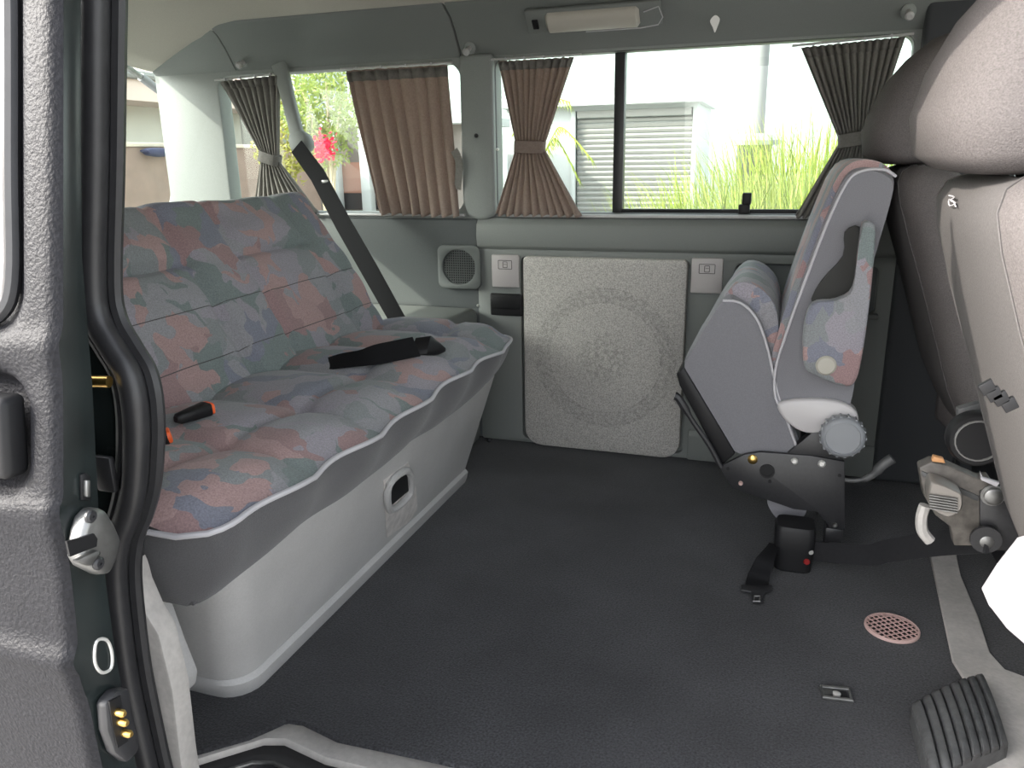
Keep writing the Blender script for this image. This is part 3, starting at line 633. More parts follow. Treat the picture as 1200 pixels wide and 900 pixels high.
p0, p1 = atY(575, 369, 2.197), atY(612, 345, 2.197)
ash = empty('ashtray', (p0.x, 2.2, p0.z), 'small black ashtray set into the side wall', 'ashtray')
obj('body', box(p0.x, p1.x, 2.193, 2.205, p0.z, p1.z, .005, 3), M['black'], ash)
obj('lid', box(p0.x+.006, p1.x-.006, 2.190, 2.196, p0.z+.022, p1.z-.005, .002), M['black'], ash)
p0, p1 = atY(516, 336, 2.196), atY(562, 289, 2.196)
spk = empty('wall_speaker', ((p0.x+p1.x)/2, 2.2, p0.z), 'grey square speaker grille on the rear side panel', 'speaker')
obj('surround', plate(rrect(p0.x, p1.x, p0.z, p1.z, .018), [[((p0.x+p1.x)/2+.056*math.cos(2*pi*k/32), (p0.z+p1.z)/2+.056*math.sin(2*pi*k/32)) for k in range(32)]], .010, lambda x, z, q: V3(x, 2.197+q, z), .003), mat('speaker surround', (.115, .125, .120), .6), spk)
cx, cz = (p0.x+p1.x)/2, (p0.z+p1.z)/2
obj('cone', lathe([(.057, 0), (.02, .003)], (cx, 2.203, cz), (0, 1, 0), 24), M['black'], spk)
gb = []
for k in range(-7, 8):
    h = math.sqrt(max(0, .056**2-(k*.0072)**2)); gb += [box(cx+k*.0072-.0013, cx+k*.0072+.0013, 2.1935, 2.196, cz-h, cz+h), box(cx-h, cx+h, 2.194, 2.1965, cz+k*.0072-.0013, cz+k*.0072+.0013)]
g_ = obj('grille_mesh', join(*gb), M['trimdark'], spk, smooth=False, kind='stuff')
# wall screws / hooks
for px, py, Yv, lab in ((281, 73, 2.175, 'grey curtain coat hook above the tied rear curtain'), (547, 57, 2.165, 'grey coat hook above the window pillar'), (1066, 14, 2.15, 'grey coat hook in the shade above the front curtain')):
    c = atY(px, py, Yv)
    hk = empty('coat_hook', c, lab, 'hook', 'coat hooks under the roof')
    obj('base', lathe([(.017, 0), (.017, .006), (.012, .010)], c+V3(0, .028, .006), (0, -1, -.4), 16), M['pillar'], hk)
    obj('peg', lathe([(.007, 0), (.007, .018), (.010, .024), (.010, .032), (.006, .036)], c+V3(0, .02, .004), (0, -1, -.5), 12), M['lightplastic'], hk)
for px, py, Yv, r in ((558, 159, 2.192, .006), (583, 175, 2.192, .004), (560, 358, 2.20, .004), (573, 516, 2.19, .007)):
    c = atY(px, py, Yv); obj('screw_cap', lathe([(r, .004), (r, -.001), (r*.6, -.003)], c, (0, 1, 0), 12), M['blackmetal'] if py in (159, 516) else M['whitemetal'], wl)
c = atY(838, 27, 2.155)
obj('paper_scrap', prism([c+V3(a, -b*.35, b) for a, b in smoothpoly([(-.012, .006), (0, .017), (.011, .008), (.006, -.008), (0, -.020), (-.005, -.009)])], (0, -.002, -.001)), mat('white paper', (.8, .8, .78), .8), None, label='small torn white sticker on the cove trim', cat='sticker')
# interior lamp
lm = empty('interior_lamp', atY(700, 18, 2.13), 'long frosted interior lamp above the side window', 'lamp')
la, lb_ = atY(638, 22, 2.115), atY(748, 16, 2.115); ya, za = 2.13, (la.z+lb_.z)/2
cn = V3(0, -.72, -.69).normalized(); ct = V3(0, -.69, .72).normalized()
cc = V3((la.x+lb_.x)/2, 2.143, za+.004); hl = (lb_.x-la.x)/2
obj('housing', bev(prism([cc + V3(sx*(hl+.055), 0, 0) + ct*s for sx, s in ((-1, -.030), (1, -.030), (1, .036), (-1, .036))], cn*.012), .004), M['trim'], lm)
obj('lens', loft([sec(cc + V3(sx*hl, 0, 0) + cn*.008, ct, cn, h1_, h2_, 2.6, 20) for sx, h1_, h2_ in ((-1, .020, .012), (-.94, .028, .022), (.94, .028, .022), (1, .020, .012))]), M['lamp'], lm, label='frosted lamp lens')
ax_ = hl+.03
obj('switch', bev(prism([cc + V3(-ax_+a, 0, 0) + ct*b2 + cn*.012 for a, b2 in ((-.008, -.014), (.008, -.014), (.008, .012), (-.008, .012))], cn*.006), .002), M['black'], lm)
obj('clip_wire', tube([cc + V3(a, 0, 0) + ct*b2 + cn*.018 for a, b2 in ((-.02, -.030), (hl, -.030), (hl+.045, -.024), (hl+.058, -.004), (hl+.05, .026), (hl+.012, .014))], .0016, 6), M['piping'], lm)

# ================================================================== CURTAINS
def curtain(label, tl_, tr_, bl, br, mt, npl, tie=None, extra=None, seed=1, amp=.011):
    """tl_.. are 3-D corners; tie = (left, right, depth position) 3-D points of the gathered waist"""
    cu = empty('curtain', (tl_+tr_)/2, label, 'curtain', 'window curtains')
    NV, per = 40, 8; nu = npl*per
    def row(v):
        if tie is None:
            l = lerp(tl_, bl, v); r = lerp(tr_, br, v); s = 1 + .25*math.sin(pi*v)
        else:
            a, b2 = tie; tv = (tl_.z-a.z)/(tl_.z-bl.z)
            if v < tv: q = v/tv; q = q**1.12; l = lerp(tl_, a, q); r = lerp(tr_, b2, q)
            else: q = (v-tv)/(1-tv); q = q**.85; l = lerp(a, bl, q); r = lerp(b2, br, q)
            s = 1.0
        return l, r, s
    w0 = (tr_-tl_).length
    def fn(u, v):
        l, r, s = row(v); k = min(1, (r-l).length/w0); ph = 2*pi*npl*u
        i = int(u*npl*.999); jit = .25*math.sin(i*2.3+seed) + .5*math.sin(u*9+v*3+seed)*(.3+v)
        a = amp*(.55+.5*hsh(i, seed))*s*(.75+.5*v if tie is None else (1.0 if k > .5 else .8))
        p = lerp(l, r, u) + V3(math.cos(ph+jit)*w0/npl*.10*k, math.sin(ph+jit)*a, 0)
        if v < .07: p.y += .004*math.sin(ph*2+i)
        if v > .97: p.z += .004*math.sin(ph+1)
        return p
    obj('cloth', grid(fn, nu, NV), mt, cu, ang=180, solid=.0012)
    hdn = [fn(i/nu, .012) + V3(0, -.0035, 0) for i in range(nu+1)]; hd2 = [fn(i/nu, .075) + V3(0, -.0035, 0) for i in range(nu+1)]
    obj('header_tape', (hdn+hd2, [(i, i+1, nu+2+i, nu+1+i) for i in range(nu)]), M['curtaingrey'], cu, ang=180, solid=.001)
    obj('curtain_rail', tube([tl_+V3(-.02, .004, .006), tr_+V3(.02, .004, .006)], .003, 6), M['lightplastic'], cu)
    for q in range(4):
        pt = lerp(tl_, tr_, (q+.5)/4); obj('glider', lathe([(.004, -.004), (.004, .004)], pt+V3(0, -.008, .004), (0, 1, 0), 8), M['piping'], cu)
    if tie:
        a, b2 = tie; c = (a+b2)/2; h = (b2-a)/2; hw_ = h.length*1.06
        ax = h.normalized(); S2 = []
        up = V3(-ax.z, 0, ax.x) if ax.x > 0 else V3(ax.z, 0, -ax.x)
        for e, sc_ in ((-.016, .97), (-.015, 1.03), (.015, 1.03), (.016, .97)): S2.append(sec(c + up*e, ax, V3(0, 1, 0), hw_*sc_, .022*sc_, 3, 24))
        obj('tie_back', loft(S2, caps=False), mt, cu, label='gathered fabric tie', solid=.002)
    return cu
YC = 2.195
curtain('grey pleated curtain tied back beside the back window', atY(257, 96, YC), atY(328, 88, YC), atY(296, 250, YC), atY(372, 250, YC), M['curtaingrey'], 9, (atY(306, 182, YC), atY(327, 189, YC)), seed=2)
c2 = curtain('brown curtain hanging loose and untied beside the pillar', atY(405, 83, YC), atY(522, 76, YC), atY(443, 251, YC), atY(538, 254, YC), M['curtain'], 8, seed=5, amp=.014)
bp_ = [atY(532, 176, YC-.005), atY(537, 186, YC-.012), atY(538, 200, YC-.012), atY(536, 222, YC-.005)]
obj('tie_back', strap(smoothpath(bp_, 4), V3(1, 0, 0), .011, .0015), M['curtaingrey'], c2, label='slack grey tie strap')
curtain('brown grey hourglass curtain tied in the middle beside the pillar', atY(583, 72, YC), atY(672, 67, YC), atY(580, 252, YC), atY(681, 254, YC), M['curtain'], 10, (atY(605, 172, YC), atY(637, 173, YC)), seed=9)
curtain('dark grey curtain tied back behind the rear-facing seat', atY(938, 56, YC), atY(1060, 43, YC), atY(931, 254, YC), atY(1030, 262, YC), M['curtaingrey'], 13, (atY(984, 166, YC), atY(1022, 160, YC)), seed=12)

# ================================================================== REAR-FACING SINGLE SEAT (cushion tipped up)
SY = 1.70
def S_(pts, y=SY): return [atY(a, b, y) for a, b in pts]
def spoly(pts, y=SY, n=4): return smoothpath(S_(pts, y), n, True)
ms = empty('rear_facing_seat', (atY(960, 640, 1.75).x, 1.92, 0), 'grey rear-facing single seat with its cushion tipped up', 'seat')
bk_o = [(1050, 208), (1036, 195), (1010, 191), (990, 203), (968, 250), (942, 318), (920, 385), (908, 430), (909, 466), (925, 494), (955, 505), (985, 498), (1000, 470), (1008, 400), (1025, 310), (1046, 235)]
def puffed(pts, y0, y1, ins, n=4):
    """cushion-like solid between planes y0 and y1: outline shrinks at both faces"""
    P = spoly(pts, y0, n); c = sum(P, Vector())/len(P); S3 = []
    for t in (0, .02, .06, .14, .3, .5, .7, .86, .94, .98, 1):
        e = min(t, 1-t); k = 1 - ins*max(0, 1-e/.12)**2; y = lerp(y0, y1, t)
        S3.append([V3(c.x+(p.x-c.x)*k, y, c.z+(p.z-c.z)*k) for p in P])
    return loft(S3)
obj('backrest', puffed(bk_o, SY, SY+.44, .05), M['seatgrey'], ms, ang=60, label='grey velour backrest')
face = [(985, 208), (962, 255), (935, 322), (914, 388), (903, 430), (907, 432), (922, 390), (946, 322), (972, 258), (992, 212), (1008, 196), (1034, 197), (1046, 205), (1050, 196), (1034, 186), (1005, 187)]
obj('backrest_face', puffed([(1046, 204), (1034, 190), (1006, 187), (984, 203), (961, 252), (934, 322), (912, 388), (901, 432), (906, 433), (925, 386), (948, 318), (972, 255), (993, 212), (1012, 199)], SY+.012, SY+.428, .01, 3), M['camoseat'], ms, ang=60, label='leaf-print front face of the backrest')
obj('piping', tube([p+V3(0, -.002, 0) for p in smoothpath(S_([(1050, 207), (1036, 199), (1012, 200), (993, 213), (970, 260), (944, 328), (921, 392), (909, 432), (909, 466), (925, 494)]), 5)], .003, 6), M['piping'], ms)
cu_o = [(846, 350), (868, 352), (888, 372), (902, 410), (914, 462), (936, 528), (900, 534), (858, 531), (826, 478), (800, 434), (812, 405)]
obj('seat_cushion', puffed(cu_o, SY+.005, SY+.43, .04), M['seatgrey'], ms, ang=60, label='grey velour cushion side, tipped up')
obj('cushion_face', puffed([(866, 329), (888, 334), (908, 356), (914, 395), (917, 440), (924, 480), (939, 527), (928, 527), (910, 460), (898, 408), (884, 374), (866, 356), (848, 352), (850, 342)], SY+.03, SY+.42, .03, 3), M['camoseat'], ms, ang=60, label='leaf-print seat face')
obj('cushion_piping', tube([p+V3(0, -.002, 0) for p in smoothpath(S_([(847, 352), (868, 355), (887, 374), (900, 410), (912, 462), (935, 528)], SY+.004), 5)], .0028, 6), M['piping'], ms)
obj('cushion_tray', bev(prism(S_([(801, 430), (792, 438), (796, 452), (846, 546), (862, 532)], SY), (0, .43, 0)), .005), M['black'], ms)
obj('tray_lever', tube(smoothpath(S_([(791, 464), (796, 468), (812, 494), (830, 520), (845, 548)], SY-.015), 4), [.010]*2+[.009]*5+[.006]*10, 8), M['blackmetal'], ms, label='black release lever')
pl_ = obj('side_plate', bev(prism(S_([(843, 547), (872, 533), (890, 530), (950, 534), (990, 541), (990, 620), (975, 622), (958, 600), (930, 597), (896, 585), (858, 573)], SY-.012), (0, .012, 0)), .002), M['blackmetal'], ms, label='black steel side plate')
obj('side_plate', bev(prism(S_([(843, 547), (872, 533), (890, 530), (950, 534), (990, 541), (990, 620), (975, 622), (958, 600), (930, 597), (896, 585), (858, 573)], SY-.012), (0, .012, 0)), .002), M['blackmetal'], ms).location = (0, .44, 0)
obj('hinge_gusset', bev(prism(S_([(922, 532), (960, 500), (990, 515), (985, 542)], SY-.006), (0, .03, 0)), .002), M['blackmetal'], ms)
for px, py, r, m_ in ((882, 538, .0105, 'brass'), (931, 540, .0075, 'whitemetal'), (963, 543, .008, 'whitemetal'), (868, 566, .005, 'mesh'), (978, 615, .006, 'steel')):
    obj('bolt', lathe([(r, 0), (r, .004), (r*.6, .007)], atY(px, py, SY-.012), (0, -1, 0), 14), M[m_], pl_)
obj('pivot_ring', lathe([(.016, 0), (.016, .003), (.011, .003), (.011, .001)], atY(899, 552, SY-.012), (0, -1, 0), 18), M['black'], pl_)
for px, py in ((853, 549), (902, 564), (984, 557)): obj('hole', lathe([(.004, 0), (.004, .0015)], atY(px, py, SY-.012), (0, -1, 0), 10), M['black'], pl_)
for a in (.0, .44):
    q0 = atY(977, 622, SY-.006); obj('foot', box(q0.x-.018, q0.x+.018, q0.y+a-.012, q0.y+a+.02, 0, q0.z+.01, .003), M['blackmetal'], ms)
obj('rear_foot', box(.02, .15, SY+.30, SY+.44, 0, .16, .01), M['blackmetal'], ms)
obj('cross_tube', tube([V3(atY(880, 560, SY).x, SY, atY(880, 560, SY).z), V3(atY(880, 560, SY).x, SY+.44, atY(880, 560, SY).z)], .012, 10), M['blackmetal'], ms)
obj('hinge_cover', puffed([(912, 474), (950, 468), (985, 472), (1004, 484), (1003, 500), (975, 505), (945, 508), (922, 495)], SY-.016, SY+.03, .12), mat('pale hinge cover', (.5, .48, .48), .45), ms, label='pale plastic hinge cover')
kc = atY(987, 508, SY-.02)
kn = obj('recliner_knob', lathe([(.041, 0), (.043, .004), (.043, .026), (.039, .032), (.034, .034), (.033, .031), (.0, .032)], kc, (0, -1, 0), 36), M['knob'], ms, label='round grey recliner knob')
for k in range(18):
    a = 2*pi*k/18; c = kc+V3(.043*math.cos(a), -.014, .043*math.sin(a)); obj('grip_rib', lathe([(.003, -.011), (.003, .011)], c, (0, 1, 0), 6), M['knob'], kn)
lv = obj('tilt_lever', tube(smoothpath(S_([(985, 562), (1005, 563), (1022, 557), (1034, 545), (1046, 537)], SY-.004), 4), [.005]*6+[.008]*4+[.011]*7, 10), M['ribrubber'], ms, label='grey tilt lever')
obj('base_skirt', puffed([(898, 586), (906, 604), (918, 612), (935, 612), (946, 600), (942, 585), (915, 580)], SY+.01, SY+.40, .05), M['seatgrey'], ms)
# folded armrest
ar = obj('armrest', puffed([(1012, 262), (1022, 262), (1026, 275), (1020, 350), (1010, 420), (1002, 448), (988, 453), (955, 440), (942, 428), (942, 385), (952, 357), (980, 352), (1000, 338), (1007, 290)], SY-.045, SY-.004, .10), M['camoseat'], ms, ang=60, label='leaf-print armrest folded up')
obj('armrest_gap_fill', puffed([(1007, 266), (990, 272), (988, 300), (962, 330), (952, 356), (998, 340), (1004, 300)], SY-.012, SY-.002, .02, 3), mat('dark armrest gap fill', (.035, .035, .033), .9), ar, label='dark wedge standing in for the gap beside the armrest')  # solid wedge in place of the gap, its darkness is in the colour
obj('armrest_cap', lathe([(.020, 0), (.020, .004), (.016, .008), (0, .009)], atY(968, 428, SY-.044), (0, -1, 0), 24), mat('beige cap', (.38, .36, .31), .45), ar, label='beige pivot cap')

# ================================================================== FRONT SEATS
AX, AY = V3(1, 0, 0), V3(0, 1, 0)
def split_loft(secs, lo, hi):
    """keep only section indices lo..hi (open strip)"""
    return loft([[s[k % len(s)] for k in range(lo, hi+1)] for s in secs], closed=False)
def front_seat(name, label, cy, dx, mats, hdx):
    fs = empty(name, (.45+dx, cy, 0), label, 'seat')
    fab, side = mats
    # headrest
    H = [(.838, .045, .10, .012), (.843, .064, .128, .008), (.858, .080, .146, .002), (.90, .090, .152, .004), (.95, .088, .150, .014), (1.0, .080, .143, .030), (1.045, .064, .125, .050), (1.075, .042, .10, .064), (1.088, .015, .06, .072)]
    obj('headrest', loft([sec((.198+dx+hdx+o, cy, z), AX, AY, hx, hy, 3.2, 40) for z, hx, hy, o in H]), fab, fs, ang=70, label='cloth headrest')
    for s in (-1, 1): obj('headrest_post', tube([V3(.215+dx, cy+s*.06, .80), V3(.215+dx+hdx, cy+s*.06, .86)], .007, 8), M['steel'], fs)
    # backrest
    T = [(.30, .06, .19), (.33, .085, .225), (.40, .092, .24), (.50, .088, .247), (.60, .084, .247), (.70, .082, .243), (.77, .078, .236), (.805, .070, .222), (.826, .052, .20), (.836, .025, .16)]
    secs = [sec((.400+dx-.375*(z-.30), cy, z), AX, AY, hx, hy, 3.6, 48) for z, hx, hy in T]
    obj('backrest', split_loft(secs, -19, 19), fab, fs, ang=70, label='cloth backrest')
    obj('backrest_panel', split_loft(secs, 19, 29), side, fs, ang=70, label='rear panel, cloth toned darker for shade')
    for s in (-1, 1):
        obj('seam', tube([q[24+s*5] + V3(-.001, 0, 0) for q in secs], .0012, 6), side, fs)
    # side bolsters of the backrest
    for s in (-1, 1):
        Bz = [(.36, .02, .01), (.39, .045, .035), (.46, .058, .048), (.56, .058, .050), (.66, .050, .044), (.74, .036, .03), (.79, .015, .012)]
        obj('side_bolster', loft([sec((.425+dx-.375*(z-.30)+.02, cy+s*(.232), z), AX, AY, hx, hy, 2.5, 24) for z, hx, hy in Bz]), fab, fs, ang=70)
    # cushion
    C = [(.30+dx, .06, .02), (.34+dx, .085, .22), (.50+dx, .09, .25), (.70+dx, .085, .25), (.84+dx, .07, .235), (.88+dx, .03, .20)]
    obj('seat_cushion', loft([sec((x, cy, .345), V3(0, 0, 1), AY, h, w, 3.4, 36) for x, h, w in C]), fab, fs, ang=70)
    obj('seat_box', box(.43+dx, .84+dx, cy-.20, cy+.20, 0, .262, .012), M['blackmetal'], fs)
    return fs, secs
fs, secs = front_seat('front_passenger_seat', 'warm grey tweed front passenger seat, sunlit, beside the door opening', 1.02, .036, (M['frontfab'], M['frontdark']), -.022)
# pale side cover low on the near side
obj('side_cover', puffed([(1160, 712), (1178, 684), (1205, 650), (1240, 640), (1270, 700), (1240, 770), (1205, 760), (1180, 738)], .742, .78, .04, 1), mat('pale side cover', (.24, .232, .245), .6, spec=.2), fs, label='pale plastic side cover')
# gathered cover hooks on the rear edge
for i, (a, b_) in enumerate(((1156, 452), (1164, 460), (1172, 465), (1182, 472))):
    p = atY(a, b_, .80); obj('cover_hook', bev(prism([p+V3(x, 0, z) for x, z in ((-.008, 0), (.002, .008), (.008, -.002), (-.002, -.009))], (0, -.006, 0)), .001), M['black'], fs)
th = [atX(a, b_, .1735) for a, b_ in ((1112, 229), (1118, 231), (1114, 235), (1120, 238), (1113, 241), (1112, 234), (1117, 236), (1120, 242))]
obj('loose_thread', tube(smoothpath(th, 4), .0008, 6), M['piping'], fs, label='tuft of loose white thread')
# seat frame on the aisle side
FY = 1.30
def F_(pts, y=FY): return [atY(a, b_, y) for a, b_ in pts]
fb = obj('frame_bracket', bev(prism(F_([(1077, 548), (1092, 541), (1112, 546), (1148, 562), (1160, 560), (1166, 572), (1160, 640), (1118, 640), (1114, 618), (1096, 604), (1082, 580)]), (0, .03, 0)), .003), mat('dusty brown steel', (.10, .09, .08), .5, noise=.3, nscale=80), fs, label='dusty steel seat frame bracket')
obj('bracket_strip', bev(prism(F_([(1080, 552), (1148, 582), (1146, 588), (1080, 558)], FY-.003), (0, .006, 0)), .001), M['ribrubber'], fb)
obj('bracket_plate', bev(prism(F_([(1148, 575), (1186, 570), (1215, 600), (1215, 648), (1148, 645)], FY-.004), (0, .025, 0)), .003), M['blackmetal'], fb)
bl_ = obj('buckle_housing', puffed([(1090, 569), (1098, 566), (1122, 576), (1128, 582), (1127, 598), (1112, 607), (1096, 600), (1088, 590)], FY-.05, FY-.006, .10, 3), mat('ridged grey steel', (.25, .23, .21), .45, metal=.3), fs, label='ridged steel housing')
for k in range(6):
    a = atY(1089, 580+k*3.1, FY-.053); b2 = atY(1122, 585+k*3.1, FY-.053); obj('ridge', tube([a, b2], .0016, 6), M['steel'], bl_)
for px, py, r in ((1163, 580, .013), (1155, 632, .012)):
    obj('bolt', lathe([(r*1.3, 0), (r*1.3, .003), (r, .003), (r, .010), (r*.7, .012)], atY(px, py, FY-.010), (0, -1, 0), 16), M['steel'], fb)
kc = atY(1142, 510, FY+.0)
obj('recliner_knob', lathe([(.040, 0), (.042, .004), (.042, .022), (.038, .027), (.0, .026)], kc, (0, -1, 0), 32), M['black'], fs, label='black recliner knob')
obj('knob_ring', tube([kc+V3(.031*math.cos(2*pi*k/24), -.027, .031*math.sin(2*pi*k/24)) for k in range(24)], .0018, 6, True), M['steel'], fs)
obj('knob_bracket', bev(prism(F_([(1122, 480), (1150, 472), (1158, 500), (1135, 512), (1124, 500)], FY+.02), (0, .02, 0)), .003), M['ribrubber'], fs)
obj('torn_clip', bev(prism(F_([(1118, 520), (1124, 514), (1130, 518), (1130, 532), (1136, 543), (1132, 545), (1124, 531)], FY-.01), (0, .008, 0)), .002), M['piping'], fs)
obj('torn_clip', bev(prism(F_([(1149, 553), (1152, 560), (1172, 566), (1168, 571), (1150, 563)], FY-.02), (0, .008, 0)), .002), M['piping'], fs)
obj('copper_tab', bev(prism(F_([(1092, 541), (1094, 535), (1106, 538), (1108, 543)], FY-.004), (0, .012, 0)), .001), M['wood'], fs)
obj('pale_stay', tube(smoothpath(F_([(1084, 592), (1080, 606), (1081, 622), (1090, 634)], FY+.02), 4), .009, 8), M['palesill'], fs)
ds, _ = front_seat('driver_seat', 'dark shaded driver seat behind the rear-facing seat', 1.90, .050, (M['frontfab'], M['frontdark']), -.025)

# ================================================================== THINGS ON THE FLOOR
r0 = atZ(928, 672, 0.)
rt = empty('belt_retractor', r0, 'black lap belt retractor on steel arm lying on the carpet', 'seat belt')
rc = V3(r0.x, r0.y+.035, 0)
obj('housing', loft([sec(rc+V3(0, 0, z), AX, AY, a, b_, 5, 20) for z, a, b_ in ((0, .034, .030), (.004, .038, .034), (.05, .041, .036), (.095, .042, .037), (.104, .038, .033))]), M['black'], rt)
obj('rivet', lathe([(.006, 0), (.005, .003)], atY(950, 647, rc.y-.03), (.4, -1, 0), 10), M['whitemetal'], rt)
obj('red_mark', lathe([(.007, 0), (.006, .004)], atY(945, 658, rc.y-.034), (.4, -1, 0), 10), mat('dark red plastic', (.25, .02, .02), .35), rt, label='dark red release dot')
w_ = [atY(908, 638, rc.y-.02), atZ(896, 658, .05), atZ(889, 676, .016), atZ(886, 690, .010)]
obj('webbing', strap(smoothpath(w_, 4), V3(1, .2, 0), [.012, .012, .014, .016, .018, .019, .020, .021, .022, .022, .022, .022, .022], .0015), M['webbing'], rt, ang=80)
tg0 = [atZ(*q, .006) for q in ((868, 688), (905, 688), (904, 694), (896, 696), (893, 708), (882, 708), (880, 696), (868, 694))]
obj('tongue', bev(prism(tg0, (0, 0, .006)), .0015), M['blackmetal'], rt)
tgc = [atZ(*q, .012) for q in ((884, 699), (891, 699), (890, 705), (883, 705))]
obj('tongue_plate', tube(tgc, .0022, 6, True), M['steel'], rt)
a0, a1 = atY(948, 645, 1.64), atY(1155, 632, FY-.018)
ap = smoothpath([a0, atY(1015, 650, 1.55), atY(1045, 645, 1.50), atY(1100, 637, 1.40), a1], 5)
obj('arm', strap(ap, V3(0, 0, 1), .021, .003), M['blackmetal'], rt, ang=80, label='flat steel arm')
obj('arm_end', lathe([(.022, -.003), (.022, .003)], a1, (0, 1, 0), 18), M['blackmetal'], rt)
# round floor vent
v0 = atZ(1045, 737, 0); R_ = .046
fv = empty('floor_vent', v0, 'round pinkish metal grille set into the carpet', 'vent')
obj('rim', lathe([(R_+.002, -.002), (R_+.002, .004), (R_, .006), (R_-.002, .005), (R_-.002, -.002)], v0, (0, 0, 1), 36), M['mesh'], fv)
obj('well', lathe([(R_-.002, .0005), (0, .0008)], v0, (0, 0, 1), 32), M['black'], fv)
for k in range(-4, 5):
    h = math.sqrt(max(0, R_**2-(k*.0104)**2))
    for dr in (0, 1):
        a = math.radians(35+90*dr); d = V3(math.cos(a), math.sin(a), 0); n = V3(-d.y, d.x, 0); c = v0 + n*(k*.0104) + V3(0, 0, .004)
        obj('grille_bar', prism([c - d*h - n*.0008, c + d*h - n*.0008, c + d*h + n*.0008, c - d*h + n*.0008], (0, 0, .002)), M['mesh'], fv, smooth=False)
# floor anchor
q = [atZ(*p, 0) for p in ((962, 807), (995, 810), (998, 823), (965, 819))]
fa = empty('floor_anchor', sum(q, Vector())/4, 'small steel seat anchor slot in the carpet', 'anchor')
cq = sum(q, Vector())/4
obj('frame', tube([lerp(cq, p, 1.0)+V3(0, 0, .003) for p in q], .0042, 8, True), M['steel'], fa)
obj('slot', prism([lerp(cq, p, .8) for p in q], (0, 0, .001)), M['black'], fa, smooth=False)
obj('bolt', lathe([(.007, 0), (.007, .004), (.004, .006)], cq, (0, 0, 1), 12), M['whitemetal'], fa)
obj('tongue', prism([lerp(cq, p, .7)+V3(-.012, 0, .001) for p in q[:1]] + [cq+V3(-.006, .006, .001), cq+V3(-.006, -.006, .001), lerp(cq, q[3], .7)+V3(-.004, 0, .001)], (0, 0, .004)), M['steel'], fa)
# ribbed rubber pad
rp = empty('rubber_step_pad', atZ(1125, 850, 0), 'worn ribbed black rubber pad on the floor by the seat', 'step pad')
zc = .03
cr_ = [atZ(*p, zc) for p in ((1068, 826), (1152, 790), (1182, 872), (1092, 916))]
def pad(u, v): return lerp(lerp(cr_[0], cr_[1], u), lerp(cr_[3], cr_[2], u), v) + V3(0, 0, .014*math.sin(pi*u)*.6 + .006*math.sin(pi*v))
obj('pad', loft([[pad(u, v) - V3(0, 0, .006) for v in (0, .1, .3, .5, .7, .9, 1)] + [V3(pad(u, v).x, pad(u, v).y, .0) for v in (1, .9, .7, .5, .3, .1, 0)] for u in [i/16 for i in range(17)]]), M['ribrubber'], rp, ang=50)
for k in range(8):
    u0, u1 = k/8+.008, (k+1)/8-.008
    S4 = []
    for v in [i/12 for i in range(13)]:
        h = .007*(1 if .04 < v < .96 else .3); a, b_ = pad(u0, v), pad(u1, v); m_ = (a+b_)/2
        S4.append([a-V3(0, 0, .007), a+V3(0, 0, h*.3), lerp(a, m_, .4)+V3(0, 0, h), lerp(b_, m_, .4)+V3(0, 0, h), b_+V3(0, 0, h*.3), b_-V3(0, 0, .007)])
    obj('rib', loft(S4), M['ribrubber'], rp, ang=60)

# ================================================================== OUTSIDE
GZ = -.55
obj('ground', ([V3(-60, -60, GZ), V3(60, -60, GZ), V3(60, 60, GZ), V3(-60, 60, GZ)], [(0, 1, 2, 3)]), mat('pale concrete paving', (.42, .41, .39), .9, noise=.1, nscale=8), smooth=False, label='pale concrete yard around the van', cat='ground', **ST)
white = mat('white render', (.46, .485, .47), .9); mint = mat('pale mint render', (.36, .44, .41), .9); shade = mat('grey metal shutter', (.28, .28, .26), .7)
brown = mat('brown rendered wall', (.30, .215, .17), .9, noise=.08, nscale=6); darkpane = mat('dark house glass', (.06, .055, .055), .2)
# garage with roller shutter
gx0, gx1 = atY(675, 160, 12).x, atY(811, 160, 12).x; gz1 = atY(740, 128, 12).z
ga = empty('garage', ((gx0+gx1)/2, 12, GZ), 'white garage with a slatted roller shutter across the yard', 'garage')
obj('wall', plate([(gx0-1.1, GZ), (gx1+.06, GZ), (gx1+.06, gz1+.12), (gx0-1.1, gz1+.12)], [[(gx0, GZ+.02), (gx1, GZ+.02), (gx1, gz1), (gx0, gz1)]], .12, lambda x, z, q: V3(x, 12.06+q, z)), white, ga, smooth=False)
obj('roof_slab', box(gx0-1.15, gx1+.14, 11.75, 14, gz1+.06, gz1+.20, .01), white, ga)
obj('shutter_box', box(gx0+.02, gx1-.02, 11.97, 12.1, gz1-.10, gz1-.002, .005), shade, ga)
obj('side_wall', box(gx1-.06, gx1+.06, 12.12, 14, GZ, gz1+.10), white, ga, smooth=False)
obj('jamb_post', box(gx0-.07, gx0+.0, 11.95, 12.06, GZ, gz1, .01), white, ga)
ns = 26; h_ = (gz1-.10-GZ-.02)/ns
for k in range(ns):
    z0 = GZ+.02+k*h_; obj('slat', prism([V3(gx0+.01, 12.09, z0), V3(gx0+.01, 12.055, z0+h_*.08), V3(gx0+.01, 12.03, z0+h_*.55), V3(gx0+.01, 12.06, z0+h_*.93), V3(gx0+.01, 12.09, z0+h_*.98)], (gx1-gx0-.02, 0, 0)), shade, ga, smooth=False)
tb_ = empty('apartment_building', (-1, 16, GZ), 'tall pale mint building behind the garage', 'building')
obj('wall', box(-12.5, 9, 16, 17, GZ, 9), mint, tb_, smooth=False)
obj('plinth', box(-12.5, 9, 15.9, 16, GZ, GZ+.4), white, tb_, smooth=False)
pc = atY(890, 100, 8.5)
po = empty('street_pole', (pc.x, 8.5, GZ), 'grey steel pole rising behind the tall grass', 'pole')
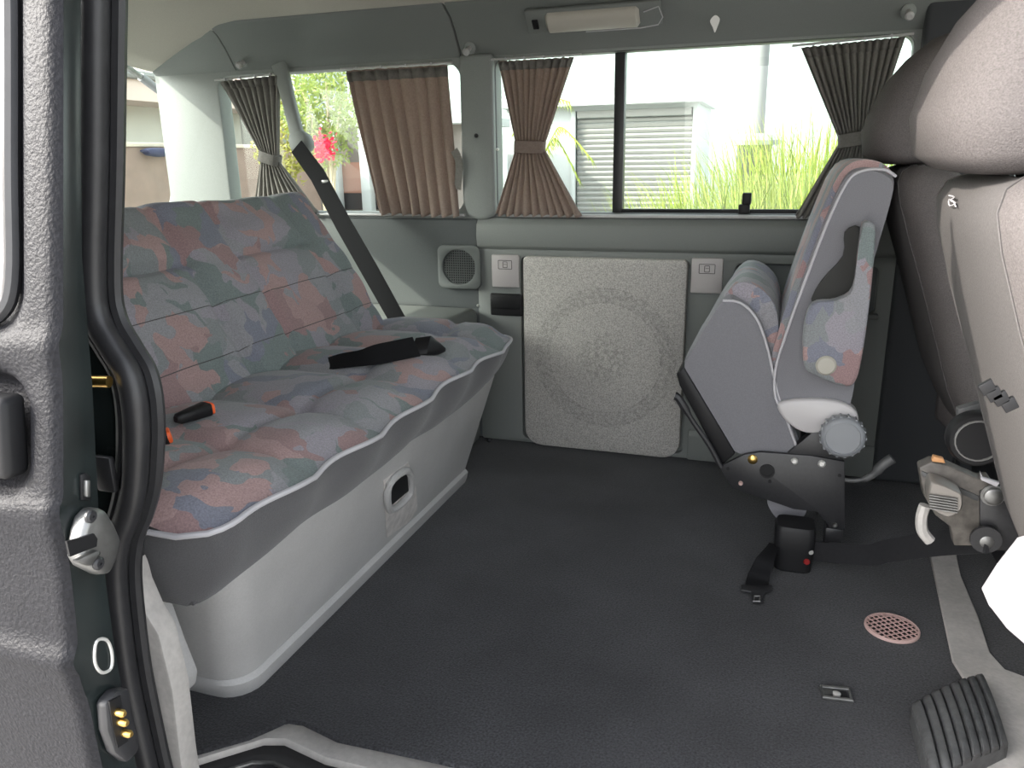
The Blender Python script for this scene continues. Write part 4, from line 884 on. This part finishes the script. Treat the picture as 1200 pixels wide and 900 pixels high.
obj('shaft', lathe([(.075, 0), (.072, 5.5)], (pc.x, 8.5, GZ), (0, 0, 1), 20), mat('galvanised pole', (.17, .175, .17), .7), po)
obj('base_flange', lathe([(.14, 0), (.14, .03), (.08, .05)], (pc.x, 8.5, GZ), (0, 0, 1), 20), M['steel'], po)
mb = atY(884, 180, 6.2)
bn = empty('refuse_bin', (mb.x, 6.2, GZ), 'dark grey bin half hidden by the tall grass', 'bin')
obj('body', loft([sec((mb.x, 6.2, z), AX, AY, a, .16, 5, 20) for z, a in ((GZ, .10), (.3, .11), (.93, .12))]), mat('dark bin plastic', (.03, .035, .035), .5), bn)
obj('lid', loft([sec((mb.x, 6.2, z), AX, AY, a, a, 3, 20) for z, a in ((.93, .18), (.96, .18), (1.0, .12), (1.01, .05))]), mat('grey bin lid', (.22, .24, .24), .5), bn)
# tall grass clumps: fans of curved blades
def leafmat(name, c, tr):
    return mat(name, c, .6, trans=tr, noise=.35, nscale=3)
gm = [leafmat('yellow green grass blades', (.27, .34, .055), .3), leafmat('pale grass blades', (.34, .39, .10), .3), leafmat('deep grass blades', (.15, .22, .03), .3)]  # three blade tones, dealt to the clumps in turn
def clump(x, y, H, n, spread, mt, seed):
    n = int(n*1.5)
    rnd = random.Random(seed); L = []
    for i in range(n):
        a = rnd.uniform(0, 2*pi); r0_ = rnd.uniform(0, .20); h = H*rnd.uniform(.55, 1.05); lean = rnd.uniform(.04, spread)*h; w = rnd.uniform(.003, .0065)
        bx, by = x+r0_*math.cos(a)*1.4, y+r0_*math.sin(a); d = V3(math.cos(a), math.sin(a), 0); s = V3(-d.y, d.x, 0)
        if abs(s.x) < .5: s = (s + V3(.8, 0, 0)).normalized()
        pts = []
        for q in (0, .35, .65, .88, 1): pts.append(V3(bx, by, GZ) + d*(lean*q**2.2) + V3(0, 0, h*(q-.10*q**4*lean/h*4)))
        v = []; f = []
        for j, (p, k) in enumerate(zip(pts, (1, 1, .8, .45, .05))): v += [p-s*w*k, p+s*w*k]
        for j in range(4): f.append((2*j, 2*j+1, 2*j+3, 2*j+2))
        L.append((v, f))
    e = empty('tall_grass', (x, y, GZ), 'clump of tall yellow-green grass outside the wide side window', 'grass clump', 'tall grass clumps outside')
    k = len(L)//4
    obj('blades', join(*L), mt, e, smooth=False, kind='stuff')
gs = 0
for (px, Yv, topy) in ((785, 4.6, 205), (812, 5.2, 190), (835, 4.3, 178), (860, 5.0, 160), (885, 4.5, 150), (905, 5.2, 135), (930, 4.6, 120), (950, 5.3, 105), (968, 4.4, 125), (990, 5.0, 105), (1015, 4.5, 115), (1045, 5.1, 100), (850, 4.0, 200), (925, 4.1, 165), (895, 3.9, 185), (970, 3.8, 170)):
    p = atY(px, topy, Yv); clump(p.x, Yv, p.z-GZ, 190, .35, gm[gs % 3], gs+10); gs += 1
# feathery shrub by the garage (drooping frond)
pf = empty('palm_plant', (atY(640, 200, 7).x, 7, GZ), 'slender drooping palm beside the roller shutter', 'palm')
px0 = atY(628, 175, 7)
for i, (ex, ey) in enumerate(((696, 190), (668, 120), (640, 118), (600, 160), (680, 215))):
    e = atY(ex, ey, 7+.2*(i-2)); b0 = px0; m_ = (b0+e)/2 + V3(0, 0, .22); cp_ = smoothpath([b0+V3(0, 0, -.2), lerp(b0, m_, .6), m_, e], 6)
    L = [tube(cp_, .006, 5)]
    for j in range(3, len(cp_)-1):
        for s in (-1, 1):
            q = cp_[j]; tip = q + V3(.05, s*.06, -.10); L.append(([q, q+V3(.012, 0, 0), tip], [(0, 1, 2)]))
    obj('frond', join(*L), gm[0], pf, smooth=False)
obj('trunk', tube([V3(px0.x, 7, GZ), V3(px0.x-.05, 7, px0.z-.15)], [.07, .05], 10), brown, pf)
# leafy tree with red blossom beyond the rear side window
def tree(name, label, cat, cx, cy, z0, z1, rad, nleaf, leafc, stems, seed, lw=.035):
    rnd = random.Random(seed); e = empty(name, (cx, cy, GZ), label, cat)
    for i in range(stems):
        a = 2*pi*i/stems+.4; t = V3(cx+rad*.5*math.cos(a), cy+rad*.4*math.sin(a), lerp(z0, z1, .7)); m_ = V3(cx+.06*math.cos(a), cy, z0-.1)
        obj('stem', tube(smoothpath([V3(cx+.05*math.cos(a), cy+.05*math.sin(a), GZ), m_, t], 4), [.03-.0025*k for k in range(9)], 6), mat('pale bark', (.42, .36, .24), .9) if i == 0 else bpy.data.materials['pale bark'], e)
    v, f = [], []
    for i in range(nleaf):
        a, b_ = rnd.uniform(0, 2*pi), rnd.uniform(-1, 1); r = rad*rnd.uniform(.15, 1)**.6; k = math.sqrt(1-b_*b_)
        p = V3(cx+r*k*math.cos(a), cy+r*k*math.sin(a), (z0+z1)/2 + (z1-z0)/2*b_*rnd.uniform(.3, 1)); d = V3(rnd.gauss(0, 1), rnd.gauss(0, 1), rnd.gauss(0, 1)).normalized(); s = d.orthogonal().normalized()
        n = len(v); l = lw*rnd.uniform(.7, 1.5); v += [p-d*l, p+s*l*.35, p+d*l, p-s*l*.35]; f.append((n, n+1, n+2, n+3))
    obj('foliage', (v, f), leafc, e, smooth=False, kind='stuff')
    return e
tp = atY(378, 130, 6.5)
tr1 = tree('flowering_tree', 'airy pale green tree with red blossom beyond the rear side window', 'tree', tp.x, 6.5, atY(378, 205, 6.5).z, atY(378, 50, 6.5).z, .42, 2600, leafmat('pale tree leaves', (.26, .32, .09), .3), 5, 3, .026)
fc = atY(379, 173, 6.2); rnd = random.Random(4); v, f = [], []
for i in range(260):
    p = fc + V3(rnd.gauss(0, .045), rnd.gauss(0, .04), rnd.gauss(0, .05)); d = V3(rnd.gauss(0, 1), rnd.gauss(0, 1), rnd.gauss(0, 1)).normalized(); s = d.orthogonal(); n = len(v)
    v += [p-d*.018, p+s*.012, p+d*.018, p-s*.012]; f.append((n, n+1, n+2, n+3))
obj('blossom', (v, f), mat('red blossom', (.75, .03, .09), .6, trans=.3), tr1, smooth=False, kind='stuff', label='red blossom cluster')
tp2 = atY(330, 170, 7.2)
tree('yellow_shrub', 'yellow green shrub behind the tied rear curtain', 'shrub', tp2.x, 7.2, atY(330, 240, 7.2).z, atY(330, 100, 7.2).z, .30, 1100, leafmat('yellow leaves', (.32, .31, .06), .3), 4, 8, .03)
# brown house with white columns
hx0, hx1, hz1 = atY(362, 160, 10).x, atY(546, 160, 10).x, atY(400, 150, 10).z
hs_ = empty('brown_house', ((hx0+hx1)/2, 10, GZ), 'low brown house with white columns beyond the tree', 'house')
obj('wall', box(hx0, hx1, 10, 11.3, GZ, hz1), mat('grey brown render', (.26, .225, .20), .9), hs_, smooth=False)
obj('roof', box(hx0-.2, hx1+.1, 9.7, 11.5, hz1, hz1+.12, .01), white, hs_)
for a in (393, 430, 470, 512): p = atY(a, 200, 9.8); obj('column', box(p.x-.07, p.x+.07, 9.73, 9.87, GZ, hz1, .01), white, hs_)
for a, b_ in ((402, 424), (440, 462)):
    p0, p1 = atY(a, 245, 9.98), atY(b_, 190, 9.98); wn_ = obj('window', box(p0.x, p1.x, 9.95, 9.99, p0.z, p1.z), mat('reddish blind', (.42, .22, .16), .8) if a == 402 else bpy.data.materials['reddish blind'], hs_, smooth=False)
    obj('pane', box(p0.x, p1.x, 9.94, 9.95, p0.z, lerp(p0.z, p1.z, .35)), darkpane, wn_, smooth=False)
# white house at the left and brown wall behind the van
h2 = empty('white_house', (-8.6, 11.5, GZ), 'white rendered house wall seen past the rear pillar', 'house')
q0, q1 = atY(215, 150, 11).x, atY(352, 150, 11).x
obj('wall', box(q0, q1, 11, 12.5, GZ, 5), white, h2, smooth=False)
p0, p1 = atY(262, 225, 10.99), atY(287, 205, 10.99); obj('window', box(p0.x, p1.x, 10.95, 11.0, p0.z, p1.z), mat('pale blue pane', (.5, .55, .6), .3), h2, smooth=False)
p0 = atY(268, 135, 10.99); obj('meter_box', box(p0.x-.18, p0.x+.18, 10.9, 11, p0.z-.22, p0.z+.18, .02), shade, h2)
XB = -8.0
h3 = empty('garden_house', (XB, 8, GZ), 'long pale house with an overhanging roof behind the van', 'house')
obj('wall', box(XB-3, XB, -4, 10.6, GZ, 2.05), mat('cream render', (.78, .76, .66), .9), h3, smooth=False)
e0 = atX(150, 118, XB+.6).z
obj('roof', prism([V3(XB+.7, -4.5, e0), V3(XB+.7, -4.5, e0+.30), V3(XB-3, -4.5, e0+1.4), V3(XB-3, -4.5, e0)], (0, 15.2, 0)), mat('pinkish roof fascia', (.75, .60, .52), .9), h3, smooth=False)
obj('gutter', tube([V3(XB+.74, -4.5, e0+.28), V3(XB+.74, 10.7, e0+.28)], .05, 8), shade, h3)
XB2 = -6.0; bz = atX(150, 172, XB2).z
h4 = empty('yard_wall', (XB2, 5, GZ), 'brown rendered yard wall behind the van', 'wall')
obj('wall', box(XB2-.15, XB2, 1.5, 9.5, GZ, bz), brown, h4, smooth=False)
obj('coping', box(XB2-.18, XB2+.03, 1.5, 9.5, bz, bz+.04, .01), mat('cream coping', (.66, .58, .46), .9), h4)
bb = atX(184, 178, XB2+.08)
obj('blue_bundle', loft([sec((XB2+.08, bb.y+q, bb.z+o), AX, V3(0, 0, 1), .05, h, 2.5, 14) for q, h, o in ((-.17, .01, .01), (-.13, .035, 0), (0, .045, -.005), (.12, .04, -.005), (.2, .02, 0))]), mat('dark blue cloth', (.03, .035, .09), .8), label='dark blue bundle hanging on the brown yard wall', cat='bundle')
bar = [atX(128, 63, XR-.10), atX(165, 90, XR-.10), atX(205, 120, XR-.10)]
gsn = empty('tailgate_stay', bar[2], 'grey diagonal bar outside the back window', 'bar')
obj('rod', tube([bar[0], bar[1]], .010, 10), M['steel'], gsn); obj('sleeve', tube([bar[1], bar[2]], .014, 10), mat('grey bar paint', (.20, .20, .22), .4), gsn)
